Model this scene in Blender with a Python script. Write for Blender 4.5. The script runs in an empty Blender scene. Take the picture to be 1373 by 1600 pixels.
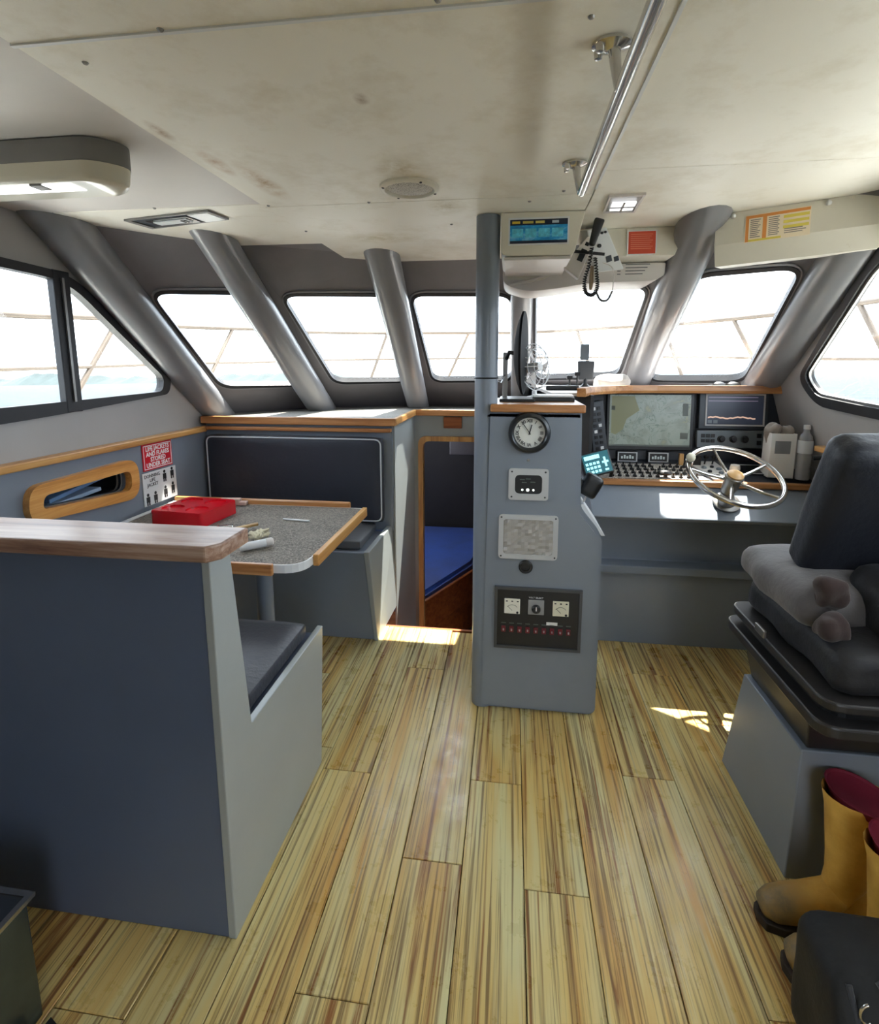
import bpy, bmesh, math, random
from mathutils import Vector, Matrix, noise
random.seed(7)
C = bpy.context.scene.collection
S = bpy.context.scene
PI = math.pi

# ------------------------------------------------------------------ camera
F_PX = 828.0; PITCH = math.radians(9.125); YAW = math.radians(7.674)
fw = Vector((-math.sin(YAW)*math.cos(PITCH), math.cos(YAW)*math.cos(PITCH), -math.sin(PITCH)))
rt = Vector((math.cos(YAW), math.sin(YAW), 0)); up = rt.cross(fw)
cam = bpy.data.cameras.new('camera'); co = bpy.data.objects.new('camera', cam); C.objects.link(co)
cam.lens = F_PX/1600*36; cam.sensor_width = 36; cam.shift_y = -95/1600; cam.clip_start = .02; cam.clip_end = 6000
co.matrix_world = Matrix(((rt.x, up.x, -fw.x, 0), (rt.y, up.y, -fw.y, 0), (rt.z, up.z, -fw.z, 1.5), (0, 0, 0, 1)))
S.camera = co
# ------------------------------------------------------------------ light
SUN_DIR = Vector((.15, .47, 1.0)).normalized()        # towards the sun
sun = bpy.data.lights.new('sun', 'SUN'); sun.energy = 16; sun.angle = math.radians(.6); sun.color = (1, .93, .82)
so = bpy.data.objects.new('sun', sun); C.objects.link(so); so.location = (3, 3, 9)
so.rotation_euler = SUN_DIR.to_track_quat('Z', 'Y').to_euler()
W = bpy.data.worlds.new('sky'); S.world = W; W.use_nodes = True
wn = W.node_tree.nodes; wl = W.node_tree.links; wn.clear()
out = wn.new('ShaderNodeOutputWorld'); bg = wn.new('ShaderNodeBackground')
tc = wn.new('ShaderNodeTexCoord'); mp = wn.new('ShaderNodeMapping'); mp.inputs['Scale'].default_value = (2.2, 2.2, 9)
nz = wn.new('ShaderNodeTexNoise'); nz.inputs['Scale'].default_value = 1.6; nz.inputs['Detail'].default_value = 6
cr = wn.new('ShaderNodeValToRGB'); cr.color_ramp.elements[0].position = .38; cr.color_ramp.elements[1].position = .62
cr.color_ramp.elements[0].color = (.66, .78, .92, 1); cr.color_ramp.elements[1].color = (.96, .98, 1, 1)
wl.new(tc.outputs['Generated'], mp.inputs[0]); wl.new(mp.outputs[0], nz.inputs['Vector'])
wl.new(nz.outputs[0], cr.inputs[0]); wl.new(cr.outputs[0], bg.inputs['Color']); wl.new(bg.outputs[0], out.inputs[0])
bg.inputs['Strength'].default_value = 4.2
S.view_settings.view_transform = 'Standard'; S.view_settings.look = 'None'; S.view_settings.gamma = 1
S.view_settings.use_curve_mapping = False
S.view_settings.exposure = 0.8
S.cycles.max_bounces = 10; S.cycles.diffuse_bounces = 6; S.cycles.transparent_max_bounces = 12
S.cycles.caustics_reflective = False; S.cycles.caustics_refractive = False

# ------------------------------------------------------------------ materials
def lin(c):
    return tuple(((v/255)/12.92 if v/255 <= .04045 else (((v/255)+.055)/1.055)**2.4) for v in c) + (1,)
MATS = {}
def newmat(name):
    m = bpy.data.materials.new(name); m.use_nodes = True
    nt = m.node_tree; b = nt.nodes['Principled BSDF']
    return m, nt, b
def N(nt, t, **kw):
    n = nt.nodes.new(t)
    for k, v in kw.items():
        if k in n.inputs: n.inputs[k].default_value = v
        else: setattr(n, k, v)
    return n
def ramp(nt, src, stops):
    r = N(nt, 'ShaderNodeValToRGB'); e = r.color_ramp.elements
    while len(e) < len(stops): e.new(.5)
    for i, (p, c) in enumerate(stops): e[i].position = p; e[i].color = c
    nt.links.new(src, r.inputs[0]); return r.outputs[0]
def mixc(nt, fac, a, b, mode='MIX'):
    m = N(nt, 'ShaderNodeMix', data_type='RGBA', blend_type=mode)
    for sock, v in ((m.inputs[0], fac), (m.inputs[6], a), (m.inputs[7], b)):
        if hasattr(v, 'links'): nt.links.new(v, sock)
        else: sock.default_value = v
    return m.outputs[2]
def tex(nt, scale=(1, 1, 1), kind='Object', rnd=False):
    t = N(nt, 'ShaderNodeTexCoord'); m = N(nt, 'ShaderNodeMapping'); m.inputs['Scale'].default_value = scale
    nt.links.new(t.outputs[kind], m.inputs[0])
    if rnd:
        oi = N(nt, 'ShaderNodeObjectInfo'); cx = N(nt, 'ShaderNodeCombineXYZ'); ml = N(nt, 'ShaderNodeMath', operation='MULTIPLY')
        ml.inputs[1].default_value = 37.0; nt.links.new(oi.outputs['Random'], ml.inputs[0])
        for k in range(3): nt.links.new(ml.outputs[0], cx.inputs[k])
        nt.links.new(cx.outputs[0], m.inputs['Location'])
    return m.outputs[0]
def bump(nt, b, src, strength=.2, dist=.01):
    bp = N(nt, 'ShaderNodeBump', Strength=strength, Distance=dist)
    nt.links.new(src, bp.inputs['Height']); nt.links.new(bp.outputs[0], b.inputs['Normal'])
def noisef(nt, vec, scale, detail=4, rough=.6, dist=0):
    n = N(nt, 'ShaderNodeTexNoise', Scale=scale, Detail=detail, Roughness=rough, Distortion=dist)
    nt.links.new(vec, n.inputs['Vector']); return n.outputs[0]
def paint(name, col, rough=.45, var=.10, bumpy=.05, dirt=None, scale=3, metallic=0, spec=.5, coat=0):
    if name in MATS: return MATS[name]
    m, nt, b = newmat(name); v = tex(nt); c = lin(col)
    n = noisef(nt, v, scale)
    lo = tuple(x*(1-var) for x in c[:3])+(1,); hi = tuple(min(1, x*(1+var)) for x in c[:3])+(1,)
    colr = ramp(nt, n, [(.3, lo), (.7, hi)])
    if dirt:
        d = noisef(nt, v, 9, 8, .75); f = ramp(nt, d, [(.62, (0, 0, 0, 1)), (.78, (1, 1, 1, 1))])
        colr = mixc(nt, f, colr, lin(dirt))
    nt.links.new(colr, b.inputs['Base Color'])
    b.inputs['Roughness'].default_value = rough; b.inputs['Metallic'].default_value = metallic
    b.inputs['Specular IOR Level'].default_value = spec; b.inputs['Coat Weight'].default_value = coat
    if bumpy: bump(nt, b, noisef(nt, v, 60, 3), bumpy, .004)
    MATS[name] = m; return m
def wood(name, c1, c2, c3, axis='X', rough=.4, fine=1.0, rnd=False):
    if name in MATS: return MATS[name]
    m, nt, b = newmat(name)
    s = {'X': (1.2, 26*fine, 26*fine), 'Y': (26*fine, 1.2, 26*fine), 'Z': (26*fine, 26*fine, 1.2)}[axis]
    v = tex(nt, s, rnd=rnd)
    n = noisef(nt, v, 1.0, 6, .7, .6)
    col = ramp(nt, n, [(.28, lin(c3)), (.46, lin(c1)), (.66, lin(c2))])
    nt.links.new(col, b.inputs['Base Color']); b.inputs['Roughness'].default_value = rough
    b.inputs['Coat Weight'].default_value = .25; b.inputs['Coat Roughness'].default_value = .25
    bump(nt, b, n, .15, .003); MATS[name] = m; return m
def speckle(name, base, dark, light, rough=.75, scale=260):
    if name in MATS: return MATS[name]
    m, nt, b = newmat(name); v = tex(nt)
    n = noisef(nt, v, scale, 2, .7); big = noisef(nt, v, 5, 4)
    col = ramp(nt, n, [(.36, lin(dark)), (.5, lin(base)), (.66, lin(light))])
    col = mixc(nt, ramp(nt, big, [(.35, (0, 0, 0, 1)), (.7, (.35, .35, .35, 1))]), col, lin(light))
    nt.links.new(col, b.inputs['Base Color']); b.inputs['Roughness'].default_value = rough
    bump(nt, b, n, .3, .002); MATS[name] = m; return m
def fabric(name, col, var=.2, rough=.85, sheen=.3, scale=6, weave=900):
    if name in MATS: return MATS[name]
    m, nt, b = newmat(name); v = tex(nt); c = lin(col)
    n = noisef(nt, v, scale, 6, .65)
    nt.links.new(ramp(nt, n, [(.3, tuple(x*(1-var) for x in c[:3])+(1,)), (.7, tuple(min(1, x*(1+var)) for x in c[:3])+(1,))]), b.inputs['Base Color'])
    b.inputs['Roughness'].default_value = rough; b.inputs['Sheen Weight'].default_value = sheen
    bump(nt, b, noisef(nt, v, weave/10, 3), .45, .004); MATS[name] = m; return m
def glow(name, col, strength):
    if name in MATS: return MATS[name]
    m, nt, b = newmat(name); b.inputs['Base Color'].default_value = lin(col)
    b.inputs['Emission Color'].default_value = lin(col); b.inputs['Emission Strength'].default_value = strength
    b.inputs['Roughness'].default_value = .3
    MATS[name] = m; return m
def glassmat(name='window_glass', tint=(.97, .99, 1, 1)):
    if name in MATS: return MATS[name]
    m = bpy.data.materials.new(name); m.use_nodes = True; nt = m.node_tree; nt.nodes.clear()
    o = N(nt, 'ShaderNodeOutputMaterial'); mx = N(nt, 'ShaderNodeMixShader'); tr = N(nt, 'ShaderNodeBsdfTransparent')
    gl = N(nt, 'ShaderNodeBsdfGlossy'); gl.inputs['Roughness'].default_value = .03; lw = N(nt, 'ShaderNodeLayerWeight', Blend=.5)
    pw = N(nt, 'ShaderNodeMath', operation='POWER'); pw.inputs[1].default_value = 5; nt.links.new(lw.outputs['Facing'], pw.inputs[0])
    fr = N(nt, 'ShaderNodeMath', operation='MULTIPLY_ADD'); fr.inputs[1].default_value = .8; fr.inputs[2].default_value = .03; nt.links.new(pw.outputs[0], fr.inputs[0])
    v = tex(nt); salt = ramp(nt, noisef(nt, v, 120, 3, .8), [(.60, (0, 0, 0, 1)), (.75, (.22, .22, .22, 1))])
    df = N(nt, 'ShaderNodeBsdfDiffuse'); df.inputs['Color'].default_value = (.5, .5, .48, 1); mx2 = N(nt, 'ShaderNodeMixShader')
    tr.inputs['Color'].default_value = tint
    nt.links.new(fr.outputs[0], mx.inputs[0]); nt.links.new(tr.outputs[0], mx.inputs[1]); nt.links.new(gl.outputs[0], mx.inputs[2])
    nt.links.new(salt, mx2.inputs[0]); nt.links.new(mx.outputs[0], mx2.inputs[1]); nt.links.new(df.outputs[0], mx2.inputs[2])
    nt.links.new(mx2.outputs[0], o.inputs[0]); MATS[name] = m; return m

GREY = paint('grey_hull_paint', (126, 135, 147), .36, .07, .05, scale=2.2, coat=.15)
GREYL = paint('light_grey_joinery_paint', (158, 164, 164), .38, .06, .05, scale=2.2, coat=.15)
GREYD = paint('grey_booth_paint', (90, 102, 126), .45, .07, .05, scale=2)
GREYW = paint('warm_grey_wall_paint', (170, 168, 166), .5, .06, .06, scale=2)
PILLAR = paint('pillar_grey_paint', (136, 137, 141), .33, .05, .04, scale=2, coat=.2)
UPPER = paint('upper_grey_lining', (126, 123, 127), .6, .07, .12, scale=5)
CREAM = paint('cream_plastic', (222, 217, 203), .42, .04, .03, dirt=(196, 184, 160))
WHITE = paint('white_plastic', (225, 227, 228), .35, .03, .02)
OFFW = paint('off_white_panel', (214, 208, 204), .45, .04, .03)
BLACK = paint('black_plastic', (18, 19, 22), .38, .15, .05)
RUBBER = paint('black_rubber_gasket', (30, 31, 36), .5, .1, .03)
DARKP = paint('dark_console_panel', (38, 44, 54), .4, .1, .05)
CHROME = paint('stainless_steel', (205, 203, 200), .18, .04, 0, metallic=1)
DULLST = paint('brushed_steel', (150, 148, 145), .4, .08, .04, metallic=.9)
RED = paint('red_plastic', (212, 14, 34), .16, .05, 0, coat=.3)
TEAK = wood('teak_trim_lengthwise_x', (176, 118, 66), (206, 152, 96), (116, 66, 34), 'X')
TEAKY = wood('teak_trim_lengthwise_y', (196, 142, 78), (222, 172, 104), (136, 84, 42), 'Y')
TEAKZ = wood('teak_trim_lengthwise_z', (190, 138, 78), (214, 166, 100), (120, 70, 36), 'Z')
CAPW = wood('worn_cap_wood', (150, 116, 96), (196, 172, 156), (92, 56, 42), 'X', .45)
DWOOD = wood('red_brown_wood', (140, 74, 34), (170, 98, 48), (84, 40, 20), 'X', .4)
COUNTER = speckle('speckled_counter_laminate', (112, 110, 104), (70, 68, 66), (158, 155, 148), scale=150)
TABLEM = speckle('speckled_table_laminate', (104, 98, 90), (58, 54, 50), (146, 138, 126), scale=150)
VINYL = fabric('charcoal_vinyl', (58, 60, 68), .08, .42, .1, 3, 500)
NAVY = fabric('navy_vinyl', (40, 45, 58), .1, .5, .1, 3, 500)
GLASS = glassmat()

# ------------------------------------------------------------------ mesh helpers
def fin(bm):
    bmesh.ops.recalc_face_normals(bm, faces=bm.faces[:])
def box(x0, y0, z0, x1, y1, z1, bev=0, seg=2, bm=None):
    own = bmesh.new(); r = bmesh.ops.create_cube(own, size=1)
    for v in own.verts:
        v.co = Vector((x0+(v.co.x+.5)*(x1-x0), y0+(v.co.y+.5)*(y1-y0), z0+(v.co.z+.5)*(z1-z0)))
    if bev: bmesh.ops.bevel(own, geom=own.edges[:], offset=bev, segments=seg, profile=.5, affect='EDGES')
    return merge(bm, own)
def merge(bm, own):
    if bm is None: return own
    me = bpy.data.meshes.new('tmp'); own.to_mesh(me); own.free(); bm.from_mesh(me); bpy.data.meshes.remove(me); return bm
def prism(poly, ax, a, b, bev=0, seg=2, bm=None):
    """poly: 2D points in the two other axes (cyclic order x,y,z); extruded along ax from a to b"""
    own = bmesh.new()
    def P(u, v, w): return {'x': (w, u, v), 'y': (u, w, v), 'z': (u, v, w)}[ax]
    A = [own.verts.new(P(u, v, a)) for u, v in poly]; B = [own.verts.new(P(u, v, b)) for u, v in poly]
    own.faces.new(A); own.faces.new(B[::-1]); n = len(poly)
    for i in range(n): own.faces.new((A[i], B[i], B[(i+1) % n], A[(i+1) % n]))
    fin(own)
    if bev: bmesh.ops.bevel(own, geom=own.edges[:], offset=bev, segments=seg, profile=.5, affect='EDGES')
    return merge(bm, own)
def hexa(p, bm=None, bev=0):
    """eight corners: bottom ring of 4 then top ring of 4"""
    own = bmesh.new(); v = [own.verts.new(q) for q in p]
    for f in ((0, 1, 2, 3), (4, 5, 6, 7), (0, 1, 5, 4), (1, 2, 6, 5), (2, 3, 7, 6), (3, 0, 4, 7)): own.faces.new([v[i] for i in f])
    fin(own)
    if bev: bmesh.ops.bevel(own, geom=own.edges[:], offset=bev, segments=2, profile=.5, affect='EDGES')
    return merge(bm, own)
def tube(pts, r, seg=10, closed=False, bm=None, caps=True, squash=None):
    own = bmesh.new(); pts = [Vector(p) for p in pts]; n = len(pts)
    rs = r if isinstance(r, (list, tuple)) else [r]*n
    rings = []; prev = None
    for i, p in enumerate(pts):
        if closed: d = pts[(i+1) % n]-pts[i-1]
        else: d = pts[min(i+1, n-1)]-pts[max(i-1, 0)]
        d.normalize()
        if prev is None:
            a = Vector((0, 0, 1)) if abs(d.z) < .9 else Vector((1, 0, 0)); u = d.cross(a).normalized()
        else:
            u = (prev-d*prev.dot(d)); u = u.normalized() if u.length > 1e-6 else d.orthogonal().normalized()
        prev = u; w = d.cross(u)
        rings.append([own.verts.new(p+rs[i]*(math.cos(2*PI*k/seg)*u+math.sin(2*PI*k/seg)*w)) for k in range(seg)])
    m = n if closed else n-1
    for i in range(m):
        A = rings[i]; B = rings[(i+1) % n]
        for k in range(seg): own.faces.new((A[k], A[(k+1) % seg], B[(k+1) % seg], B[k]))
    if caps and not closed: own.faces.new(rings[0][::-1]); own.faces.new(rings[-1])
    fin(own); return merge(bm, own)
def lathe(prof, o=(0, 0, 0), axis=(0, 0, 1), seg=28, bm=None, sx=1, sy=1):
    own = bmesh.new(); q = Vector(axis).normalized().to_track_quat('Z', 'Y'); o = Vector(o); rings = []
    for r, z in prof:
        if r < 1e-6: rings.append([own.verts.new(o+q @ Vector((0, 0, z)))])
        else: rings.append([own.verts.new(o+q @ Vector((r*sx*math.cos(2*PI*k/seg), r*sy*math.sin(2*PI*k/seg), z))) for k in range(seg)])
    for A, B in zip(rings, rings[1:]):
        for k in range(seg):
            k2 = (k+1) % seg
            if len(A) == 1 and len(B) > 1: own.faces.new((A[0], B[k], B[k2]))
            elif len(B) == 1 and len(A) > 1: own.faces.new((A[k], B[0], A[k2]))
            elif len(A) > 1: own.faces.new((A[k], B[k], B[k2], A[k2]))
    for R in (rings[0], rings[-1]):
        if len(R) > 1: own.faces.new(R)
    fin(own); return merge(bm, own)
def puffy(x0, y0, z0, x1, y1, z1, r=.02, bulge=.0, wr=0, cuts=10, seed=0, fr=9, bm=None):
    own = bmesh.new(); bmesh.ops.create_cube(own, size=2); bmesh.ops.subdivide_edges(own, edges=own.edges[:], cuts=cuts, use_grid_fill=True)
    h = Vector(((x1-x0)/2, (y1-y0)/2, (z1-z0)/2)); c = Vector(((x0+x1)/2, (y0+y1)/2, (z0+z1)/2))
    for v in own.verts:
        n = v.co.copy(); p = Vector([n[i]*h[i] for i in range(3)])
        q = Vector([max(-h[i]+r, min(h[i]-r, p[i])) for i in range(3)]); d = p-q
        if d.length > 1e-7: p = q+d.normalized()*r
        if n.z > 0: p.z += bulge*(1-n.x**2)*(1-n.y**2)
        if wr: p += (n.normalized())*wr*noise.noise((p+Vector((seed, seed*2, 0)))*fr)
        v.co = c+p
    fin(own); return merge(bm, own)
def rpoly(pts, r, seg=6):
    """round the corners of a planar polygon (3D or 2D points)"""
    P = [Vector(p) for p in pts]; n = len(P); out = []
    rr = r if isinstance(r, (list, tuple)) else [r]*n
    for i in range(n):
        a, b, c = P[i-1], P[i], P[(i+1) % n]
        d1 = (a-b); d2 = (c-b); k = min(rr[i], d1.length*.45, d2.length*.45)
        s = b+d1.normalized()*k; e = b+d2.normalized()*k
        for j in range(seg+1):
            t = j/seg; out.append((1-t)**2*s+2*t*(1-t)*b+t*t*e)
    return out
def slab(outer, holes, nrm, th):
    """flat slab with holes: loops of 3D points; thickness th along nrm"""
    bm = bmesh.new(); nrm = Vector(nrm).normalized()*th; E = []; L = []
    for loop in [outer]+holes:
        vs = [bm.verts.new(p) for p in loop]; L.append(vs)
        for i in range(len(vs)): E.append(bm.edges.new((vs[i], vs[(i+1) % len(vs)])))
    bmesh.ops.triangle_fill(bm, use_beauty=True, use_dissolve=False, edges=E)
    faces = bm.faces[:]; mp_ = {}
    for v in bm.verts[:]: mp_[v] = bm.verts.new(v.co+nrm)
    for f in faces: bm.faces.new([mp_[v] for v in f.verts][::-1])
    for vs in L:
        n = len(vs)
        for i in range(n):
            a, b = vs[i], vs[(i+1) % n]; bm.faces.new((a, b, mp_[b], mp_[a]))
    fin(bm); return bm
def ring(outer, inner, nrm, a, b, bm=None):
    """frame between two loops of equal length, from offset a to b along nrm"""
    own = bmesh.new(); nrm = Vector(nrm).normalized(); n = len(outer)
    V = [[own.verts.new(Vector(p)+nrm*o) for p in lp] for lp, o in ((outer, a), (inner, a), (inner, b), (outer, b))]
    for k in range(4):
        A = V[k]; B = V[(k+1) % 4]
        for i in range(n): own.faces.new((A[i], A[(i+1) % n], B[(i+1) % n], B[i]))
    fin(own); return merge(bm, own)
def plate(loop, nrm, th, bm=None):
    own = bmesh.new(); nrm = Vector(nrm).normalized()*th
    A = [own.verts.new(p) for p in loop]; B = [own.verts.new(Vector(p)+nrm) for p in loop]
    own.faces.new(A); own.faces.new(B[::-1]); n = len(A)
    for i in range(n): own.faces.new((A[i], A[(i+1) % n], B[(i+1) % n], B[i]))
    fin(own); return merge(bm, own)
def xf(bm, M):
    bmesh.ops.transform(bm, matrix=M, verts=bm.verts[:]); return bm
def rotabout(bm, c, ang, ax):
    c = Vector(c); return xf(bm, Matrix.Translation(c) @ Matrix.Rotation(ang, 4, ax) @ Matrix.Translation(-c))

def obj(name, bm, mat, parent=None, label=None, smooth=None, kind=None):
    """link a bmesh as one object; a child keeps world coordinates"""
    me = bpy.data.meshes.new(name)
    if smooth is not None:
        for f in bm.faces: f.smooth = True
        for e in bm.edges:
            if len(e.link_faces) == 2 and e.calc_face_angle(0) > math.radians(smooth): e.smooth = False
    off = Vector((0, 0, 0))
    if parent is not None: off = wloc(parent)
    elif bm.verts:
        xs = [v.co for v in bm.verts]
        off = Vector((sum(v.x for v in xs)/len(xs), sum(v.y for v in xs)/len(xs), min(v.z for v in xs)))
        if kind == 'structure': off = Vector((0, 0, 0))
    bmesh.ops.translate(bm, vec=-off, verts=bm.verts[:])
    bm.to_mesh(me); bm.free(); me.materials.append(mat)
    o = bpy.data.objects.new(name, me); C.objects.link(o)
    if parent is not None: o.parent = parent
    else: o.location = off
    if label: o['label'] = label
    if kind: o['kind'] = kind
    return o
def wloc(o):
    v = Vector((0, 0, 0))
    while o is not None: v += o.location; o = o.parent
    return v
def thing(name, label, cat, loc=(0, 0, 0), group=None):
    o = bpy.data.objects.new(name, None); C.objects.link(o); o.location = loc; o.empty_display_size = .05
    o['label'] = label; o['category'] = cat
    if group: o['group'] = group
    return o
def tag(o, label, cat, group=None):
    o['label'] = label; o['category'] = cat
    if group: o['group'] = group
    return o
def sempty(name):
    o = bpy.data.objects.new(name, None); C.objects.link(o); o['kind'] = 'structure'; return o
def text_bm(s, size, M, depth=.0006, align='CENTER', line=1.0, bold=0):
    cu = bpy.data.curves.new('t', 'FONT'); cu.body = s; cu.size = size; cu.extrude = depth; cu.align_x = align; cu.align_y = 'CENTER'
    cu.space_line = line; cu.offset = bold; cu.resolution_u = 2
    o = bpy.data.objects.new('t', cu); me = bpy.data.meshes.new_from_object(o)
    bm = bmesh.new(); bm.from_mesh(me); bpy.data.meshes.remove(me); bpy.data.objects.remove(o); bpy.data.curves.remove(cu)
    return xf(bm, M)
def frame(o, u, v):
    """matrix with x along u, y along v, origin o"""
    u = Vector(u).normalized(); w = u.cross(Vector(v)).normalized(); v = w.cross(u)
    return Matrix(((u.x, v.x, w.x, o[0]), (u.y, v.y, w.y, o[1]), (u.z, v.z, w.z, o[2]), (0, 0, 0, 1)))
def local_box(M, x0, y0, z0, x1, y1, z1, bev=0, bm=None):
    return merge(bm, xf(box(x0, y0, z0, x1, y1, z1, bev), M))

# ================================================================== SETTING
# ---- floor: sub-floor with laminate planks
floor = obj('floor', box(-1.93, -1.3, -.06, 1.54, 2.83, -.013), paint('subfloor', (70, 40, 22), .7), kind='structure')
def plank_material():
    m, nt, b = newmat('laminate_plank')
    v = tex(nt, (1, 1, 1), rnd=True)
    mp1 = N(nt, 'ShaderNodeMapping'); mp1.inputs['Scale'].default_value = (34, .75, 1); nt.links.new(v, mp1.inputs[0])
    mp2 = N(nt, 'ShaderNodeMapping'); mp2.inputs['Scale'].default_value = (7, .55, 1); nt.links.new(v, mp2.inputs[0])
    mp3 = N(nt, 'ShaderNodeMapping'); mp3.inputs['Scale'].default_value = (110, 1.5, 1); nt.links.new(v, mp3.inputs[0])
    g1 = noisef(nt, mp1.outputs[0], 1, 5, .65, .8); g2 = noisef(nt, mp2.outputs[0], 1, 3, .5, 1.6); g3 = noisef(nt, mp3.outputs[0], 1, 3, .6, .3)
    c = ramp(nt, g2, [(.30, lin((214, 166, 88))), (.48, lin((226, 200, 128))), (.68, lin((226, 218, 164)))])
    s1 = ramp(nt, g1, [(.36, (1, 1, 1, 1)), (.47, (0, 0, 0, 1))])
    c = mixc(nt, s1, c, lin((150, 98, 48)))
    s3 = ramp(nt, g3, [(.36, (.75, .75, .75, 1)), (.50, (0, 0, 0, 1))])
    c = mixc(nt, s3, c, lin((112, 76, 40)))
    s4 = ramp(nt, g1, [(.60, (0, 0, 0, 1)), (.72, (.6, .6, .6, 1))]); c = mixc(nt, s4, c, lin((226, 218, 176)))
    oi = N(nt, 'ShaderNodeObjectInfo'); hv = ramp(nt, oi.outputs['Random'], [(0, (.88, .86, .82, 1)), (1, (1.0, 1.0, 1.0, 1))])
    c = mixc(nt, 1.0, c, hv, 'MULTIPLY')
    nt.links.new(c, b.inputs['Base Color']); b.inputs['Roughness'].default_value = .34; b.inputs['Specular IOR Level'].default_value = .6
    rr = ramp(nt, noisef(nt, tex(nt), 7, 6, .7), [(.35, (.22, .22, .22, 1)), (.7, (.48, .48, .48, 1))]); nt.links.new(rr, b.inputs['Roughness'])
    bump(nt, b, g3, .12, .002); return m
PLANK = plank_material()
PW = .1855; cache = {}
off = {-1: 1.391, 0: 1.731, 1: 1.34, 2: .95, 3: 1.826, 4: 1.10, 5: .75, 6: 1.5, 7: .3, -2: 2.425, -3: 1.713, -4: 1.823, -5: .9, -6: 1.5, -7: .6, -8: 1.2, -9: .2, -10: 1.0}
for k in range(-10, 9):
    x0 = -.118+PW*k; x1 = x0+PW
    x0 = max(x0, -1.92); x1 = min(x1, 1.53)
    if x1-x0 < .03: continue
    y = off.get(k, .5)-1.42*4
    while y < 2.83:
        a = max(y, -1.3); b = min(y+1.42, 2.83)
        if b-a > .02:
            key = (round(x1-x0, 3), round(b-a, 3))
            if key not in cache:
                me = bpy.data.meshes.new('plank'); bm = box(.001, .001, -.013, key[0]-.001, key[1]-.001, 0)
                bmesh.ops.bevel(bm, geom=[e for e in bm.edges if all(v.co.z > -.001 for v in e.verts)], offset=.0018, segments=1, affect='EDGES')
                bm.to_mesh(me); bm.free(); me.materials.append(PLANK); cache[key] = me
            o = bpy.data.objects.new('plank', cache[key]); C.objects.link(o); o.location = (x0, a, 0); o.parent = floor
        y += 1.42

# ---- ceiling
def ceiling_material():
    m, nt, b = newmat('cream_ceiling_panel'); v = tex(nt)
    n = noisef(nt, v, 1.4, 4); c = ramp(nt, n, [(.3, lin((238, 234, 222))), (.7, lin((246, 243, 234)))])
    gr = noisef(nt, v, 5, 7, .7); c = mixc(nt, ramp(nt, gr, [(.5, (0, 0, 0, 1)), (.75, (.45, .45, .45, 1))]), c, lin((200, 186, 156)))
    # rust and damp stains with a place of their own
    for (sx, sy, rx, ry, col) in ((-.885, 1.33, .02, .07, (150, 112, 60)), (-.80, 1.72, .05, .20, (176, 138, 78)), (-.34, 1.24, .02, .03, (140, 104, 50)),
                                  (-.34, 1.66, .10, .10, (176, 156, 108)), (-.86, 1.55, .03, .12, (176, 132, 80)), (-.25, 2.05, .08, .14, (182, 170, 132)), (-.6, 2.5, .22, .12, (196, 186, 150))):
        mp_ = N(nt, 'ShaderNodeMapping', vector_type='TEXTURE'); mp_.inputs['Location'].default_value = (sx, sy, 2.08); mp_.inputs['Scale'].default_value = (rx, ry, 1)
        t = N(nt, 'ShaderNodeTexCoord'); nt.links.new(t.outputs['Object'], mp_.inputs[0])
        g = N(nt, 'ShaderNodeTexGradient', gradient_type='SPHERICAL'); nt.links.new(mp_.outputs[0], g.inputs[0])
        mu = N(nt, 'ShaderNodeMath', operation='MULTIPLY'); nt.links.new(g.outputs[1], mu.inputs[0])
        nt.links.new(ramp(nt, noisef(nt, v, 22, 6, .7), [(.35, (.1, .1, .1, 1)), (.65, (1, 1, 1, 1))]), mu.inputs[1])
        c = mixc(nt, mu.outputs[0], c, lin(col))
    nt.links.new(c, b.inputs['Base Color']); b.inputs['Roughness'].default_value = .48
    bump(nt, b, noisef(nt, v, 50, 4), .06, .004); return m
CEIL = ceiling_material()
roof = [(-2.02, -1.35), (1.62, -1.35), (1.62, 1.9), (1.26, 2.06), (.72, 2.7), (.02, 3.14), (-.70, 3.14), (-1.42, 2.70), (-1.98, 2.1)]
ceiling = obj('ceiling', prism(roof, 'z', 2.102, 2.13), UPPER, kind='structure')
shade_brow = [(-2.25, -1.35), (1.80, -1.35), (1.75, 2.3), (1.6, 2.75), (1.28, 3.05), (1.02, 3.23), (.2, 3.68), (-.85, 3.68), (-1.75, 3.2), (-2.25, 2.2)]
obj('added_sun_brow', prism(shade_brow, 'z', 2.132, 2.17, .004), paint('shade_brow_white', (226, 226, 222), .5, .03), kind='structure')  # unseen overhang, added to cut the sun patches on the floor short
g = .002
CEILG = paint('cool_grey_ceiling_panel', (212, 207, 203), .5, .05, .06, scale=2)  # flat greyer tone for the aft left panel only
def cpanel(poly, z=2.08, th=.02, name='ceiling_panel', mat=None):
    return obj(name, prism(poly, 'z', z, z+th, .0015, 1), mat or CEIL, ceiling)
cpanel([(-.92+g, -1.3), (.262-g, -1.3), (.262-g, .962-g), (-.92+g, .962-g)])
cpanel([(-.92+g, .962+g), (.262-g, .962+g), (.262-g, 1.975-g), (-.92+g, 1.975-g)])
cpanel([(-.92+g, 1.975+g), (.262-g, 1.975+g), (.262-g, 2.80), (-.06, 3.07), (-.60, 3.09), (-.915, 2.93)])
cpanel([(.262+g, -1.3), (1.50, -1.3), (1.50, 1.755-g), (.262+g, 1.755-g)])
cpanel([(.262+g, 1.755+g), (1.50, 1.755+g), (1.26, 1.98), (1.18, 2.10), (.70, 2.60), (.262+g, 2.78)])
cpanel([(-1.98, -1.3), (-.92-g, -1.3), (-.92-g, 1.975-g), (-1.98, 1.975-g)], 2.092, .01, mat=CEILG)
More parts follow.
